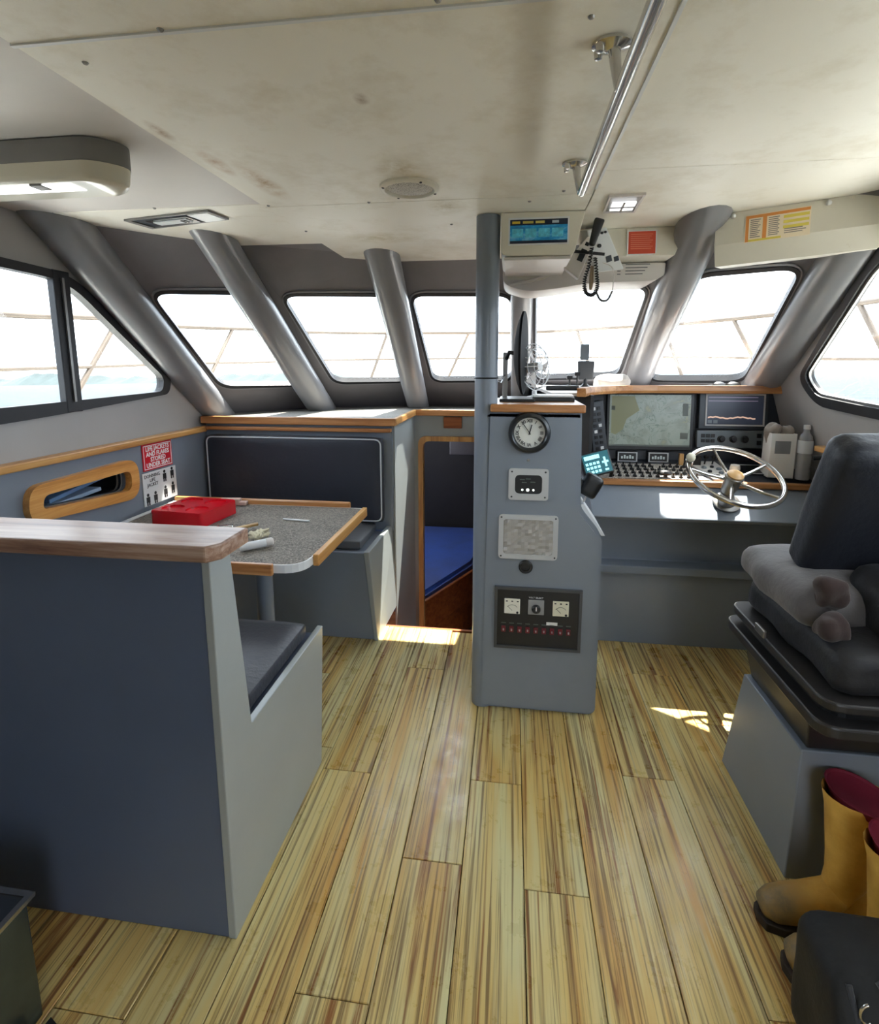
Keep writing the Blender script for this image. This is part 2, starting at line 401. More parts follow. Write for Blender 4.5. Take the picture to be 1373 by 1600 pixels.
cpanel([(-1.98, 1.975+g), (-.92-g, 1.975+g), (-.92-g, 2.62), (-1.36, 2.61), (-1.70, 2.27), (-1.96, 2.0)], 2.092, .01)
for (a, b) in (((-.92, .962), (.262, .962)),):
    obj('seam_batten', box(a[0], a[1]-.004, 2.0765, b[0], b[1]+.004, 2.0815), WHITE, ceiling)
obj('seam_batten', box(.258, -1.3, 2.0765, .266, 1.92, 2.0815), WHITE, ceiling)
for (x, y) in ((-.62, .955), (-.13, .945), (-.83, 1.03), (-.895, 1.955), (-.9, 2.33), (-.52, 1.965), (-.26, 2.30), (.12, 1.02), (.16, 1.93), (-1.33, 1.93), (.05, 2.03)):
    obj('screw', lathe([(0, 2.0755), (.004, 2.0765), (.0062, 2.0795), (.0062, 2.081)], (x, y, 0), seg=10), DULLST, ceiling)

# ---- side walls (raked front edges) with window and cubby openings
LW = -1.92
def L3(y, z): return Vector((LW, y, z))
lw_out = [(.85, 1.26), (1.76, 1.277), (2.772, 1.345), (2.80, 1.44), (2.17, 1.895), (1.84, 1.905), (.85, 1.92)]
lw_in = [(.89, 1.335), (1.77, 1.342), (2.715, 1.362), (2.735, 1.437), (2.14, 1.862), (1.84, 1.868), (.89, 1.88)]
rad = [.06, .5, .10, .10, .12, .5, .06]
wall_hole = rpoly([L3(*p) for p in lw_out], rad); glass_in = rpoly([L3(*p) for p in lw_in], rad)
CB = [(1.785, .90), (2.395, .855), (2.40, 1.035), (1.805, 1.02)]
cub_hole = rpoly([L3(*p) for p in [(1.835, .925), (2.355, .885), (2.36, .995), (1.85, .985)]], [.06]*4)
obj('wall_left', slab([L3(*p) for p in [(-1.3, 0), (2.83, 0), (2.83, -.9), (4.2, -.9), (4.2, .6), (3.52, 1.05), (3.30, 1.2), (2.06, 2.08), (2.03, 2.10), (-1.3, 2.10)]], [wall_hole, cub_hole], (-1, 0, 0), .03), GREYW, kind='structure')
w = sempty('window_1')
obj('window_frame', ring(wall_hole, glass_in, (1, 0, 0), -.03, .012), RUBBER, w)
obj('window_divider', box(LW-.02, 2.065, 1.30, LW+.014, 2.15, 1.90, .004), RUBBER, w)
obj('sliding_track', box(LW+.014, 2.10, 1.345, LW+.022, 2.112, 1.87), DULLST, w)
obj('pane', plate([p+Vector((-.012, 0, 0)) for p in glass_in], (-1, 0, 0), .004), GLASS, w)
# lower lining of the port side, below the wood trim
obj('wall_lining_left', slab([Vector((-1.89, y, z)) for y, z in [(-.2, 0), (3.17, 0), (3.17, 1.10), (-.2, 1.10)]], [[p+Vector((.03, 0, 0)) for p in cub_hole]], (-1, 0, 0), .028), GREY, kind='structure')
obj('trim_1', box(-1.918, -.2, 1.10, -1.862, 3.04, 1.132, .006), TEAKY, kind='structure')

def RX(z): return 1.49-.27*(z-1.2)
def R3(y, z): return Vector((RX(z), y, z))
rn = Vector((1, 0, .27)).normalized()
rw_out = [(.2, 1.24), (2.295, 1.288), (2.76, 1.315), (2.89, 1.44), (2.17, 1.945), (.2, 1.96)]
rw_in = [(.24, 1.285), (2.287, 1.332), (2.75, 1.362), (2.83, 1.455), (2.178, 1.889), (.24, 1.91)]
rr_ = [.06, .5, .14, .12, .12, .06]
rh = rpoly([R3(*p) for p in rw_out], rr_); rg = rpoly([R3(*p) for p in rw_in], rr_)
obj('wall_right', slab([R3(*p) for p in [(-1.3, 1.08), (3.72, 1.08), (3.50, 1.2), (2.0, 2.08), (1.97, 2.10), (-1.3, 2.10)]], [rh], rn, .03), GREYW, kind='structure')
obj('wall_lining_right', box(1.53, -1.3, 0, 1.56, 4.2, 1.10), GREYW, kind='structure')
obj('trim_2', box(1.47, -.2, 1.09, 1.535, 2.78, 1.118, .005), TEAKY, kind='structure')
w = sempty('window_2')
obj('window_frame', ring(rh, rg, rn, -.012, .03), RUBBER, w)
rg2 = rpoly([R3(*p) for p in [(.25, 1.295), (2.285, 1.342), (2.745, 1.372), (2.815, 1.455), (2.175, 1.877), (.25, 1.90)]], rr_)
obj('window_seal', ring(rg, rg2, rn, .0, .01), DULLST, w)
obj('pane', plate([p+rn*.012 for p in rg], rn, .004), GLASS, w)
# rear wall with an open doorway and two windows (behind the camera)
rear_out = [Vector((x, -1.3, z)) for x, z in [(-1.95, -.05), (1.56, -.05), (1.56, 2.10), (-1.95, 2.10)]]
rear_holes = [[Vector((x, -1.3, z)) for x, z in q] for q in ([(.30, .03), (.95, .03), (.95, 1.95), (.30, 1.95)],)]
obj('wall_rear', slab(rear_out, rear_holes, (0, -1, 0), .04), GREYW, kind='structure')

# ---- raked front wall in five facets, a window in each
Bp = [(-1.96, 3.28), (-1.45, 3.92), (-.74, 4.24), (.06, 4.24), (.80, 3.92), (1.555, 3.55)]
Tp = [(-1.93, 2.02), (-1.38, 2.62), (-.68, 3.05), (.0, 3.05), (.70, 2.62), (1.27, 1.98)]
WG = [[(-1.777, 2.499, 1.86), (-1.435, 2.859, 1.891), (-1.474, 3.609, 1.375), (-1.828, 3.174, 1.384)],
      [(-1.297, 2.958, 1.897), (-0.764, 3.213, 1.917), (-0.78, 3.964, 1.395), (-1.259, 3.709, 1.395)],
      [(-0.609, 3.261, 1.924), (-0.015, 3.273, 1.915), (-0.005, 3.96, 1.407), (-0.581, 3.969, 1.4)],
      [(0.129, 3.158, 1.937), (0.682, 2.92, 1.903), (0.678, 3.597, 1.443), (0.168, 3.898, 1.418)],
      [(0.836, 2.705, 1.913), (1.18, 2.464, 1.905), (1.3, 3.239, 1.428), (0.876, 3.57, 1.419)]]
def fp(i, z):
    t = (z-1.2)/.88; b = Vector((*Bp[i], 1.2)); q = Vector((*Tp[i], 2.08)); return b+(q-b)*t
front = sempty('wall_front')
fnorm = []
for i in range(5):
    outer = [fp(i, 1.04), fp(i+1, 1.04), fp(i+1, 2.104), fp(i, 2.104)]
    nrm = (outer[1]-outer[0]).cross(outer[3]-outer[0]).normalized()
    if nrm.y < 0: nrm = -nrm
    fnorm.append(nrm)
    gl = [Vector(p) for p in WG[i]]; c = sum(gl, Vector())/4
    inner = rpoly(gl, .085); grow = [c+(p-c)*(1+.030/(p-c).length) for p in gl]; outl = rpoly(grow, .10)
    grow2 = [c+(p-c)*(1+.048/(p-c).length) for p in gl]; seal = rpoly(grow2, .12)
    obj('wall_panel', slab(outer, [outl], nrm, .025), UPPER, front)
    w = sempty('window_%d' % (i+3))
    obj('window_frame', ring(outl, inner, nrm, -.012, .03), RUBBER, w, smooth=35)
    obj('frame_lip', ring(seal, outl, nrm, -.008, .001), PILLAR, w, smooth=35)
    obj('pane', plate([p+nrm*.014 for p in inner], nrm, .004), GLASS, w)
# pillars standing off the mullions
def pillar(name, bot, top, r0, r1, ztop=2.094):
    b = Vector(bot); t = Vector(top); n = 14; d = (t-b).normalized()
    pts = [b-d*.25]+[b+(t-b)*k/n for k in range(n+1)]+[t+d*.25]; rs = [r0]+[r0+(r1-r0)*k/n for k in range(n+1)]+[r1]
    bm = tube(pts, rs, 20)
    for z, keep in ((ztop, 1), (bot[2], -1)):
        bmesh.ops.bisect_plane(bm, geom=bm.verts[:]+bm.edges[:]+bm.faces[:], plane_co=(0, 0, z), plane_no=(0, 0, keep), clear_outer=True)
        bmesh.ops.holes_fill(bm, edges=[e for e in bm.edges if e.is_boundary])
    return obj(name, bm, PILLAR, smooth=50, kind='structure')
pillar('pillar', (-1.895, 3.26, 1.17), (-1.875, 2.09, 2.10), .088, .112)
pillar('pillar', (-1.385, 3.80, 1.17), (-1.385, 2.42, 2.10), .094, .084)
pillar('pillar', (-.715, 4.10, 1.17), (-.69, 2.83, 2.10), .082, .092)
pillar('pillar', (.065, 4.15, 1.17), (.045, 2.95, 2.10), .065, .065)
pillar('pillar', (.83, 3.78, 1.36), (.745, 2.33, 2.10), .085, .092)
pillar('pillar', (1.42, 3.34, 1.36), (1.25, 2.05, 2.10), .105, .10, 1.93)

# ---- forward cabin seen through the doorway
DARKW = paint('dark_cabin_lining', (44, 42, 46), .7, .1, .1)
cab = sempty('trim_forward_cabin')
obj('cabin_side', box(-1.9, 5.9, -.9, .9, 5.95, 1.1), DARKW, cab)
obj('cabin_side', box(.62, 3.30, -.9, .66, 5.9, 1.02), DARKW, cab)
obj('cabin_side', box(-1.9, 3.84, -.9, -1.86, 5.9, 1.1), DARKW, cab)
obj('cabin_sole', box(-1.9, 2.83, -.94, .9, 5.95, -.9), DARKW, cab)
obj('cabin_head', box(-1.9, 3.84, 1.02, .9, 5.95, 1.06), DARKW, cab)
obj('cabin_locker', box(-.60, 5.2, .62, .2, 5.88, .98, .01), paint('locker_grey', (70, 68, 74), .5), cab)
obj('step_riser', box(-.70, 2.83, -.9, .40, 2.85, -.001), DWOOD, cab)

# ================================================================== FIXED JOINERY
cl_ = thing('added_fill_lamp', 'unseen round lamp added on the forward cabin ceiling to light the bunk', 'lamp', (-1.0, 4.9, .98))  # unseen lamp, added so that the bunk shows in the dark cabin
obj('fill_lamp_body', lathe([(0, .975), (.06, .98), (.07, 1.0), (.07, 1.019)], (-1.0, 4.9, 0), seg=20), glow('added_fill_glow', (235, 240, 255), 6.0), cl_, smooth=40)
pt = bpy.data.lights.new('added_fill_light', 'POINT'); pt.energy = 9; pt.shadow_soft_size = .06; pt.color = (.9, .94, 1)
po = bpy.data.objects.new('added_fill_light', pt); C.objects.link(po); po.location = (-1.0, 4.9, .90)
# ---- port counter with the seat-back locker below it
ct = thing('counter', 'speckled grey counter with teak edging under the left front windows', 'counter', (-1.2, 3.4, -.9))
obj('worktop', prism([(-1.90, 3.06), (-.69, 3.06), (-.69, 3.72), (.02, 3.72), (.02, 4.22), (-.74, 4.22), (-1.44, 3.92), (-1.90, 3.36)], 'z', 1.16, 1.186), COUNTER, ct)
obj('edging', box(-1.90, 3.035, 1.150, -.672, 3.062, 1.196, .006), TEAK, ct)
obj('edging', box(-.692, 3.05, 1.152, -.668, 3.73, 1.195, .006), TEAKY, ct)
obj('edging', box(-.672, 3.70, 1.152, .02, 3.728, 1.195, .006), TEAK, ct)
obj('lower_moulding', box(-1.90, 3.03, 1.112, -.70, 3.075, 1.134, .005), TEAK, ct)
obj('locker_body', box(-1.888, 3.075, .50, -.701, 3.74, 1.159), GREY, ct)
obj('side_panel', box(-.70, 3.10, -.9, -.69, 3.76, 1.159), GREYL, ct)
# ---- bulkhead with the forward doorway
bh = sempty('wall_partition')
op = [(-.66, -.86), (.16, -.86), (.16, 1.0), (-.66, 1.0)]
hole = rpoly([Vector((x, 3.76, z)) for x, z in op], [.001, .001, .06, .06])
obj('bulkhead_panel', slab([Vector((x, 3.76, z)) for x, z in [(-.69, -.9), (.60, -.9), (.60, 1.158), (-.69, 1.158)]], [hole], (0, 1, 0), .04), GREYL, bh)
inn = rpoly([Vector((x, 3.76, z)) for x, z in [(-.625, -.86), (.13, -.86), (.13, .965), (-.625, .965)]], [.001, .001, .05, .05])
obj('door_trim', ring(hole, inn, (0, 1, 0), -.02, .045), TEAKZ, bh, smooth=40)
obj('vent_plate', box(-.475, 3.745, 1.06, -.345, 3.762, 1.142, .004), DWOOD, bh, label='dark wooden vent plate above the doorway')
# ---- bunk
bk = thing('bunk', 'blue mattress bunk with a red-brown wooden board beyond the doorway', 'bunk', (-.9, 4.9, -.9))
bnd = [(-.66, 3.86), (-.28, 4.72), (-.10, 5.80), (-1.80, 5.80), (-1.80, 3.86)]
obj('bunk_base', prism(bnd, 'z', -.9, -.42), DWOOD, bk)
obj('lee_board', hexa([(-.66, 3.845, -.60), (-.25, 4.70, -.60), (-.275, 4.715, -.60), (-.685, 3.86, -.60), (-.66, 3.845, -.335), (-.25, 4.70, -.335), (-.275, 4.715, -.335), (-.685, 3.86, -.335)], bev=.006), DWOOD, bk)
BLUE = fabric('blue_mattress_cover', (22, 74, 168), .25, .6, .4, 4, 600)
bm = prism([(-.70, 3.88), (-.32, 4.72), (-.14, 5.78), (-1.78, 5.78), (-1.78, 3.88)], 'z', -.42, -.30)
bmesh.ops.bevel(bm, geom=bm.edges[:], offset=.03, segments=3, affect='EDGES'); obj('mattress', bm, BLUE, bk, smooth=50)
# low side wall beside the steps
sw = thing('stair_screen', 'low grey side screen with a thin wooden edge left of the console', 'partition', (-.12, 2.8, 0))
obj('panel', box(-.150, 2.48, 0, -.125, 2.828, .66), GREY, sw); obj('edge_trim', box(-.158, 2.455, 0, -.122, 2.48, .67, .004), TEAKZ, sw)

# ---- left wall cubby with papers
cb = thing('cubby_hole', 'oval-ended varnished wooden cubby frame set in the left wall', 'cubby', (-1.88, 2.1, .85))
out_ = rpoly([Vector((-1.89, *p)) for p in [(1.775, .885), (2.405, .838), (2.41, 1.045), (1.79, 1.03)]], [.10]*4, 8)
in_ = rpoly([Vector((-1.89, *p)) for p in [(1.84, .928), (2.350, .888), (2.355, .990), (1.855, .982)]], [.055]*4, 8)
obj('frame', ring(out_, in_, (1, 0, 0), -.005, .030), wood('honey_wood_frame', (212, 150, 78), (230, 176, 104), (176, 116, 54), 'Y'), cb, smooth=40)
obj('compartment', slab([Vector((-1.925, y, z)) for y, z in [(1.80, .84), (2.40, .84), (2.40, 1.04), (1.80, 1.04)]], [[p+Vector((-.035, 0, 0)) for p in in_]], (-1, 0, 0), .01), DARKP, cb)
obj('compartment_back', box(-2.22, 1.77, .83, -2.21, 2.43, 1.06), DARKP, cb)
obj('compartment_top', box(-2.21, 1.77, 1.045, -1.925, 2.43, 1.06), DARKP, cb)
for y in (1.77, 2.42): obj('compartment_end', box(-2.21, y, .84, -1.925, y+.01, 1.045), DARKP, cb)
obj('compartment_shelf', box(-2.21, 1.78, .83, -1.951, 2.42, .87), DARKP, cb)
for i, (zz, nm, lab, mt) in enumerate(((.902, 'chart_roll', 'folded pale blue chart lying in the wall cubby', paint('chart_paper', (150, 172, 198), .7, .2)), (.935, 'document', 'white-edged booklet leaning on top in the wall cubby', paint('booklet_cover', (92, 128, 170), .6, .2)))):
    bm = box(-2.16, 1.90+.05*i, zz, -1.935, 2.24+.04*i, zz+.018, .003)
    rotabout(bm, (-2.05, 2.05, zz), math.radians(3+5*i), 'X'); tag(obj(nm, bm, mt), lab, 'papers')
# ---- signs on the left wall
def wall_card(name, y0, z0, y1, z1, mat, label, shear=0):
    t = thing(name, label, 'sign', (-1.885, (y0+y1)/2, z0))
    obj('board', box(-1.889, y0, z0, -1.884, y1, z1, .001), mat, t); return t
SIGNR = paint('sign_red', (206, 30, 44), .35, .02, 0); INK = paint('black_print', (24, 24, 28), .6, .02, 0); WINK = paint('white_print', (240, 240, 240), .5, .02, 0)
t = wall_card('safety_sign', 2.475, .955, 2.715, 1.095, SIGNR, 'red sign with white lettering about life jackets stored under seat, on the left wall')
M = lambda y, z: frame((-1.8835, y, z), (0, 1, 0), (0, 0, 1))
obj('sign_border', ring([Vector((-1.8838, y, z)) for y, z in ((2.482, .962), (2.708, .962), (2.708, 1.088), (2.482, 1.088))], [Vector((-1.8838, y, z)) for y, z in ((2.486, .966), (2.704, .966), (2.704, 1.084), (2.486, 1.084))], (1, 0, 0), 0, .0006), WINK, t)
for k, s in enumerate(('LIFE JACKETS', 'AND FLARES', 'STORED', 'UNDER SEAT')):
    obj('lettering', text_bm(s, .033, M(2.595, 1.068-.029*k), bold=.0008), WINK, t)
t = wall_card('safety_card', 2.46, .770, 2.735, .945, WHITE, 'white instruction card with small black figures, below the red sign')
for k, s in enumerate(('DONNING', 'LIFE', 'JACKET')):
    obj('lettering', text_bm(s, .026, M(2.535, .925-.024*k)), INK, t)
for k, (y, z) in enumerate(((2.635, .90), (2.70, .905), (2.49, .80), (2.55, .80), (2.635, .812), (2.70, .82))):
    bm = lathe([(0, 0), (.009, 0), (.009, .001), (0, .001)], (-1.884, y, z+.028), (1, 0, 0), 12)
    box(-1.884, y-.014, z-.012, -1.883, y+.014, z+.018, .0, bm=bm); box(-1.884, y-.012, z-.028, -1.883, y-.003, z-.012, bm=bm); box(-1.884, y+.003, z-.028, -1.883, y+.012, z-.012, bm=bm)
    obj('pictogram', bm, INK, t)

# ---- dinette: near bench with its high back
nb = thing('dinette_bench', 'grey dinette bench in front with high back, wooden cap and charcoal cushion', 'bench', (-1.3, 1.4, 0))
prof = [(1.10, 0), (1.74, 0), (1.80, .50), (1.262, .50), (1.185, 1.06), (1.10, 1.06)]
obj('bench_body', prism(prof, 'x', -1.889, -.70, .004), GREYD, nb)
obj('end_panel', prism([(1.098, 0), (1.742, 0), (1.805, .528), (1.245, .528), (1.188, 1.06), (1.098, 1.06)], 'x', -.712, -.69, .003), GREYL, nb)
obj('cap_rail', prism([(-1.889, 1.055), (-.672, 1.055), (-.648, 1.085), (-.648, 1.21), (-1.889, 1.21)], 'z', 1.061, 1.10, .005), CAPW, nb)
obj('seat_cushion', puffy(-1.87, 1.262, .501, -.735, 1.765, .562, .018, .008, .002, 12), VINYL, nb, smooth=60)
# ---- far bench
fb = thing('dinette_bench', 'grey dinette bench at the front bulkhead with tall dark back cushion', 'bench', (-1.3, 2.9, 0))
obj('bench_body', hexa([(-1.888, 2.665, 0), (-.712, 2.665, 0), (-.70, 3.07, 0), (-1.888, 3.07, 0), (-1.888, 2.665, .50), (-.752, 2.665, .50), (-.735, 3.07, .50), (-1.888, 3.07, .50)], bev=.006), GREY, fb)
obj('end_panel', hexa([(-.722, 2.655, 0), (-.700, 2.655, 0), (-.690, 3.095, 0), (-.712, 3.095, 0), (-.772, 2.655, .508), (-.742, 2.655, .508), (-.708, 3.16, .535), (-.738, 3.16, .535)], bev=.004), GREYL, fb)
obj('seat_cushion', puffy(-1.87, 2.70, .501, -.80, 3.06, .555, .015, .006, .002, 12), paint('grey_cushion_vinyl', (104, 106, 110), .45, .06, .1), fb, smooth=60)
bc = puffy(-1.87, 3.010, .560, -.745, 3.072, 1.085, .028, .0, .003, 14); obj('back_cushion', bc, NAVY, fb, smooth=60)
obj('piping', tube(rpoly([Vector((x, 3.014, z)) for x, z in ((-1.855, .575), (-.757, .575), (-.757, 1.072), (-1.855, 1.072))], .04), .0045, 8, closed=True), paint('light_piping', (200, 206, 214), .4, .03), fb, smooth=50)
# ---- table
tb = thing('dinette_table', 'speckled grey dinette table with wooden edge strips on a single pedestal', 'table', (-1.13, 2.2, 0))
top = rpoly([(-1.86, 1.83), (-.775, 1.83), (-.775, 2.66), (-1.86, 2.66)], [.01, .10, .02, .01])
obj('tabletop', prism([tuple(p) for p in top], 'z', .722, .750), TABLEM, tb)
obj('metal_edge', ring([Vector((p[0], p[1], .718)) for p in rpoly([(-1.862, 1.826), (-.770, 1.826), (-.770, 2.664), (-1.862, 2.664)], [.01, .104, .02, .01])], [Vector((p[0], p[1], .718)) for p in top], (0, 0, 1), 0, .033), WHITE, tb)
obj('edge_strip', box(-1.86, 1.806, .712, -.885, 1.826, .758, .004), TEAK, tb)
obj('edge_strip', box(-.769, 1.93, .712, -.745, 2.655, .760, .004), TEAKY, tb)
obj('raised_fiddle', box(-1.86, 2.665, .735, -.845, 2.695, .778, .008), TEAK, tb)
obj('wall_edge', box(-1.86, 2.05, .750, -1.83, 2.66, .756, .002), WHITE, tb)
obj('pedestal', lathe([(.05, 0), (.05, .01), (.038, .02), (.038, .70), (.07, .71), (.07, .7215), (0, .7215)], (-1.115, 2.2, 0), seg=28), GREY, tb, smooth=40)
# things on the table
cup = thing('cup_holder', 'bright red plastic four-cup holder on the table', 'cup holder', (-1.545, 2.37, .751))
Mc = Matrix.Translation((-1.545, 2.37, .751)) @ Matrix.Rotation(math.radians(-6), 4, 'Z')
cells = [(-.068, -.068), (.068, -.068), (-.068, .068), (.068, .068)]
bm = slab([Vector((x, y, .062)) for x, y in rpoly([(-.138, -.138), (.138, -.138), (.138, .138), (-.138, .138)], .02)],
          [[Vector((cx+.052*math.cos(2*PI*k/20), cy+.052*math.sin(2*PI*k/20), .062)) for k in range(20)] for cx, cy in cells], (0, 0, 1), .008)
obj('top_deck', xf(bm, Mc), RED, cup)
bm = ring([Vector((x, y, 0)) for x, y in rpoly([(-.140, -.140), (.140, -.140), (.140, .140), (-.140, .140)], .02)], [Vector((x, y, 0)) for x, y in rpoly([(-.134, -.134), (.134, -.134), (.134, .134), (-.134, .134)], .02)], (0, 0, 1), 0, .066)
obj('side_wall', xf(bm, Mc), RED, cup)
for cx, cy in cells: obj('cup_well', xf(lathe([(.052, .062), (.048, .006), (0, .006), (0, .003), (.051, .003), (.055, .060)], (cx, cy, 0), seg=20), Mc), RED, cup, smooth=40)
obj('divider', xf(box(-.006, -.134, 0, .006, .134, .062, 0, bm=box(-.134, -.006, 0, .134, .006, .0615)), Mc), RED, cup)
def P3(x, y, z=.751): return Vector((x, y, z))
lt = obj('lighter', xf(box(-.035, -.018, 0, .035, .018, .026, .006), Matrix.Translation(P3(-1.29, 2.20)) @ Matrix.Rotation(.5, 4, 'Z')), CHROME); tag(lt, 'small shiny metal-topped case beside the red cup holder', 'case')
kb = thing('key_bundle', 'bunch of keys with a wooden tag and pale rope knot on the table', 'keys', (-1.16, 2.14, .751))
obj('wooden_tag', xf(box(-.055, -.012, 0, .055, .012, .012, .003), Matrix.Translation(P3(-1.20, 2.22, .763)) @ Matrix.Rotation(.55, 4, 'Z') @ Matrix.Rotation(-.12, 4, 'Y')), wood('tag_wood', (168, 132, 80), (196, 164, 112), (110, 80, 46), 'X'), kb)
obj('key_ring', tube([P3(-1.15+.02*math.cos(a*PI/8), 2.15+.02*math.sin(a*PI/8), .754) for a in range(16)], .0015, 6, closed=True), CHROME, kb)
for k in range(4):
    a = -.4-.5*k; Mk = Matrix.Translation(P3(-1.165, 2.15, .752+.0032*k)) @ Matrix.Rotation(a+2.6, 4, 'Z')
    bm = lathe([(0, 0), (.011, 0), (.011, .002), (0, .002)], (.018, 0, 0), seg=14); box(.026, -.003, 0, .062, .003, .002, bm=bm); obj('key', xf(bm, Mk), BLACK if k % 2 else CHROME, kb)
rp = [P3(-1.085+.042*math.sin(2.1*k)*math.cos(k*.9), 2.10+.045*math.cos(1.7*k)*math.sin(k*.6+1), .772+.012*math.sin(k*1.3)) for k in range(30)]
obj('rope_knot', tube(rp, .0085, 8), paint('pale_rope', (214, 206, 180), .9, .12, .3), kb, smooth=50)
mk = thing('marker_tube', 'white tube lying near the front edge of the table', 'tube', (-1.06, 1.97, .751))
ax_ = Vector((.75, .62, .03)); c0 = P3(-1.085, 1.945, .768)
obj('tube_body', lathe([(0, 0), (.012, .002), (.0165, .010), (.0165, .100), (.0165, .105)], c0, ax_, 16), WHITE, mk, smooth=40)
obj('tube_cap', lathe([(.0165, .1055), (.0175, .107), (.0175, .130), (.012, .136), (0, .137)], c0, ax_, 16), OFFW, mk, smooth=40)
pn = obj('pen', tube([P3(-1.10, 2.40, .756), P3(-.96, 2.385, .756)], .0045, 8), WHITE); tag(pn, 'thin white pen lying in the middle of the table', 'pen')
pn = obj('paper_wad', xf(box(-.06, -.02, 0, .05, .02, .036, .004, bm=box(.03, -.02, 0, .085, .02, .020, .004)), Matrix.Translation(P3(-1.50, 2.635, .752)) @ Matrix.Rotation(.12, 4, 'Z')), paint('crumpled_pink_paper', (206, 178, 166), .8, .1, .4)); tag(pn, 'pale pinkish paper packet at the far edge of the table', 'packet')

# ================================================================== CONSOLE
cs = thing('console', 'free-standing grey instrument console with teak cap in the middle of the cabin', 'console', (.12, 2.4, 0))
body = rpoly([(-.122, .0), (.390, .0), (.384, .815), (.292, .925), (.282, 1.316), (-.10, 1.316)], [.035, .035, .05, .03, .005, .005], 5)
bm = prism([tuple(p) for p in body], 'y', 2.152, 2.56)
bmesh.ops.bevel(bm, geom=[e for e in bm.edges if all(abs(v.co.y-2.152) < 1e-5 for v in e.verts)], offset=.018, segments=4, affect='EDGES')
obj('console_body', bm, GREY, cs, smooth=35)
obj('cap', box(-.082, 2.135, 1.317, .292, 2.58, 1.349, .006), TEAK, cs)
obj('side_moulding', hexa([(.385, 2.20, .80), (.40, 2.20, .80), (.40, 2.5, .80), (.385, 2.5, .80), (.292, 2.20, .93), (.308, 2.20, .935), (.308, 2.5, .935), (.292, 2.5, .93)]), WHITE, cs)
pl = obj('support_pole', lathe([(.047, 0), (.047, 2.079)], (-.103, 2.205, 0), seg=32), GREY, cs, label='round grey pole rising to the ceiling', smooth=40)
obj('cable_tie', tube([Vector((-.103+.0485*math.cos(a*PI/10), 2.205+.0485*math.sin(a*PI/10), 1.452)) for a in range(20)], .003, 6, closed=True), BLACK, pl)
# clock
YF = 2.1515
ck = thing('wall_clock', 'round ship clock with Roman numerals and dark bezel on the console', 'clock', (.076, 2.15, 1.237))
o = (.076, YF, 1.235); ax = (0, -1, 0)
DKBRZ = paint('dark_bronze', (66, 68, 70), .3, .1, .02, metallic=.7)
obj('bezel', lathe([(.084, 0), (.084, .012), (.080, .022), (.070, .026), (.064, .022), (.061, .012), (.061, .004)], o, ax, 40), DKBRZ, ck, smooth=40)
obj('dial', lathe([(0, .006), (.0615, .006), (.0615, .001), (0, .001)], o, ax, 40), paint('clock_dial', (226, 228, 222), .5, .01, 0), ck)
num = bmesh.new()
for i, s in enumerate(('XII', 'I', 'II', 'III', 'IIII', 'V', 'VI', 'VII', 'VIII', 'IX', 'X', 'XI')):
    a = i*PI/6
    Mn = frame((o[0], YF-.0075, o[2]), (1, 0, 0), (0, 0, 1)) @ Matrix.Rotation(-a, 4, 'Z') @ Matrix.Translation((0, .048, 0))
    merge(num, text_bm(s, .0185, Mn, .0004, bold=.0004))
obj('numerals', num, INK, ck)
for a, L, wd, nm in ((-35, .050, .0028, 'minute_hand'), (15, .034, .004, 'hour_hand')):
    bm = box(-wd/2, -.008, 0, wd/2, L, .0008); obj(nm, xf(bm, frame((o[0], YF-.0105, o[2]), (1, 0, 0), (0, 0, 1)) @ Matrix.Rotation(-math.radians(a), 4, 'Z')), INK, ck)
obj('centre_cap', lathe([(0, .013), (.003, .013), (.003, .009), (0, .009)], o, ax, 12), INK, ck)
tag(obj('small_screw', lathe([(0, .004), (.005, .003), (.006, 0), (0, 0)], (.075, YF, 1.122), ax, 12), DULLST), 'small steel screw head on the console below the clock', 'screw')
def YB(x0, z0, x1, z1, d0, d1, bev=0): return box(x0, YF-d1, z0, x1, YF-d0, z1, bev)
def rbezel(x0, z0, x1, z1, rr, wd, d, mat, par, inner_r=None, name='bezel'):
    A = rpoly([Vector((x0, YF, z0)), Vector((x1, YF, z0)), Vector((x1, YF, z1)), Vector((x0, YF, z1))], rr)
    B = rpoly([Vector((x0+wd, YF, z0+wd)), Vector((x1-wd, YF, z0+wd)), Vector((x1-wd, YF, z1-wd)), Vector((x0+wd, YF, z1-wd))], inner_r or rr*.7)
    return obj(name, ring(A, B, (0, -1, 0), 0, d), mat, par, smooth=40)
def corner_screws(x0, z0, x1, z1, m, par, d):
    for x in (x0+m, x1-m):
        for z in (z0+m, z1-m): obj('screw', lathe([(0, d+.002), (.003, d+.0015), (.004, d), (0, d)], (x, YF, z), ax, 10), DKBRZ, par)
d1 = thing('engine_display', 'small black gauge display with three lit dots in a grey square bezel', 'display', (.077, 2.15, .955))
rbezel(-.003, .957, .158, 1.088, .014, .026, .009, paint('bezel_grey', (190, 192, 194), .4, .05), d1, .02)
obj('screen', YB(.020, .980, .135, 1.065, 0, .005), BLACK, d1); corner_screws(-.003, .957, .158, 1.088, .013, d1, .009)
for x, r in ((.053, .0045), (.075, .0065), (.098, .0045)): obj('indicator_light', lathe([(0, .0065), (r, .0062), (r, .005), (0, .005)], (x, YF, .999), ax, 12), glow('indicator_white', (236, 246, 240), .9), d1)
for x, z in ((.042, 1.04), (.066, 1.043), (.05, 1.028), (.085, 1.030)): obj('legend', YB(x, z, x+.02, z+.004, .005, .0056), paint('dim_legend', (86, 96, 92), .5), d1)
d2 = thing('covered_display', 'larger square instrument under crinkled clear film, below the small display', 'display', (.08, 2.15, .703))
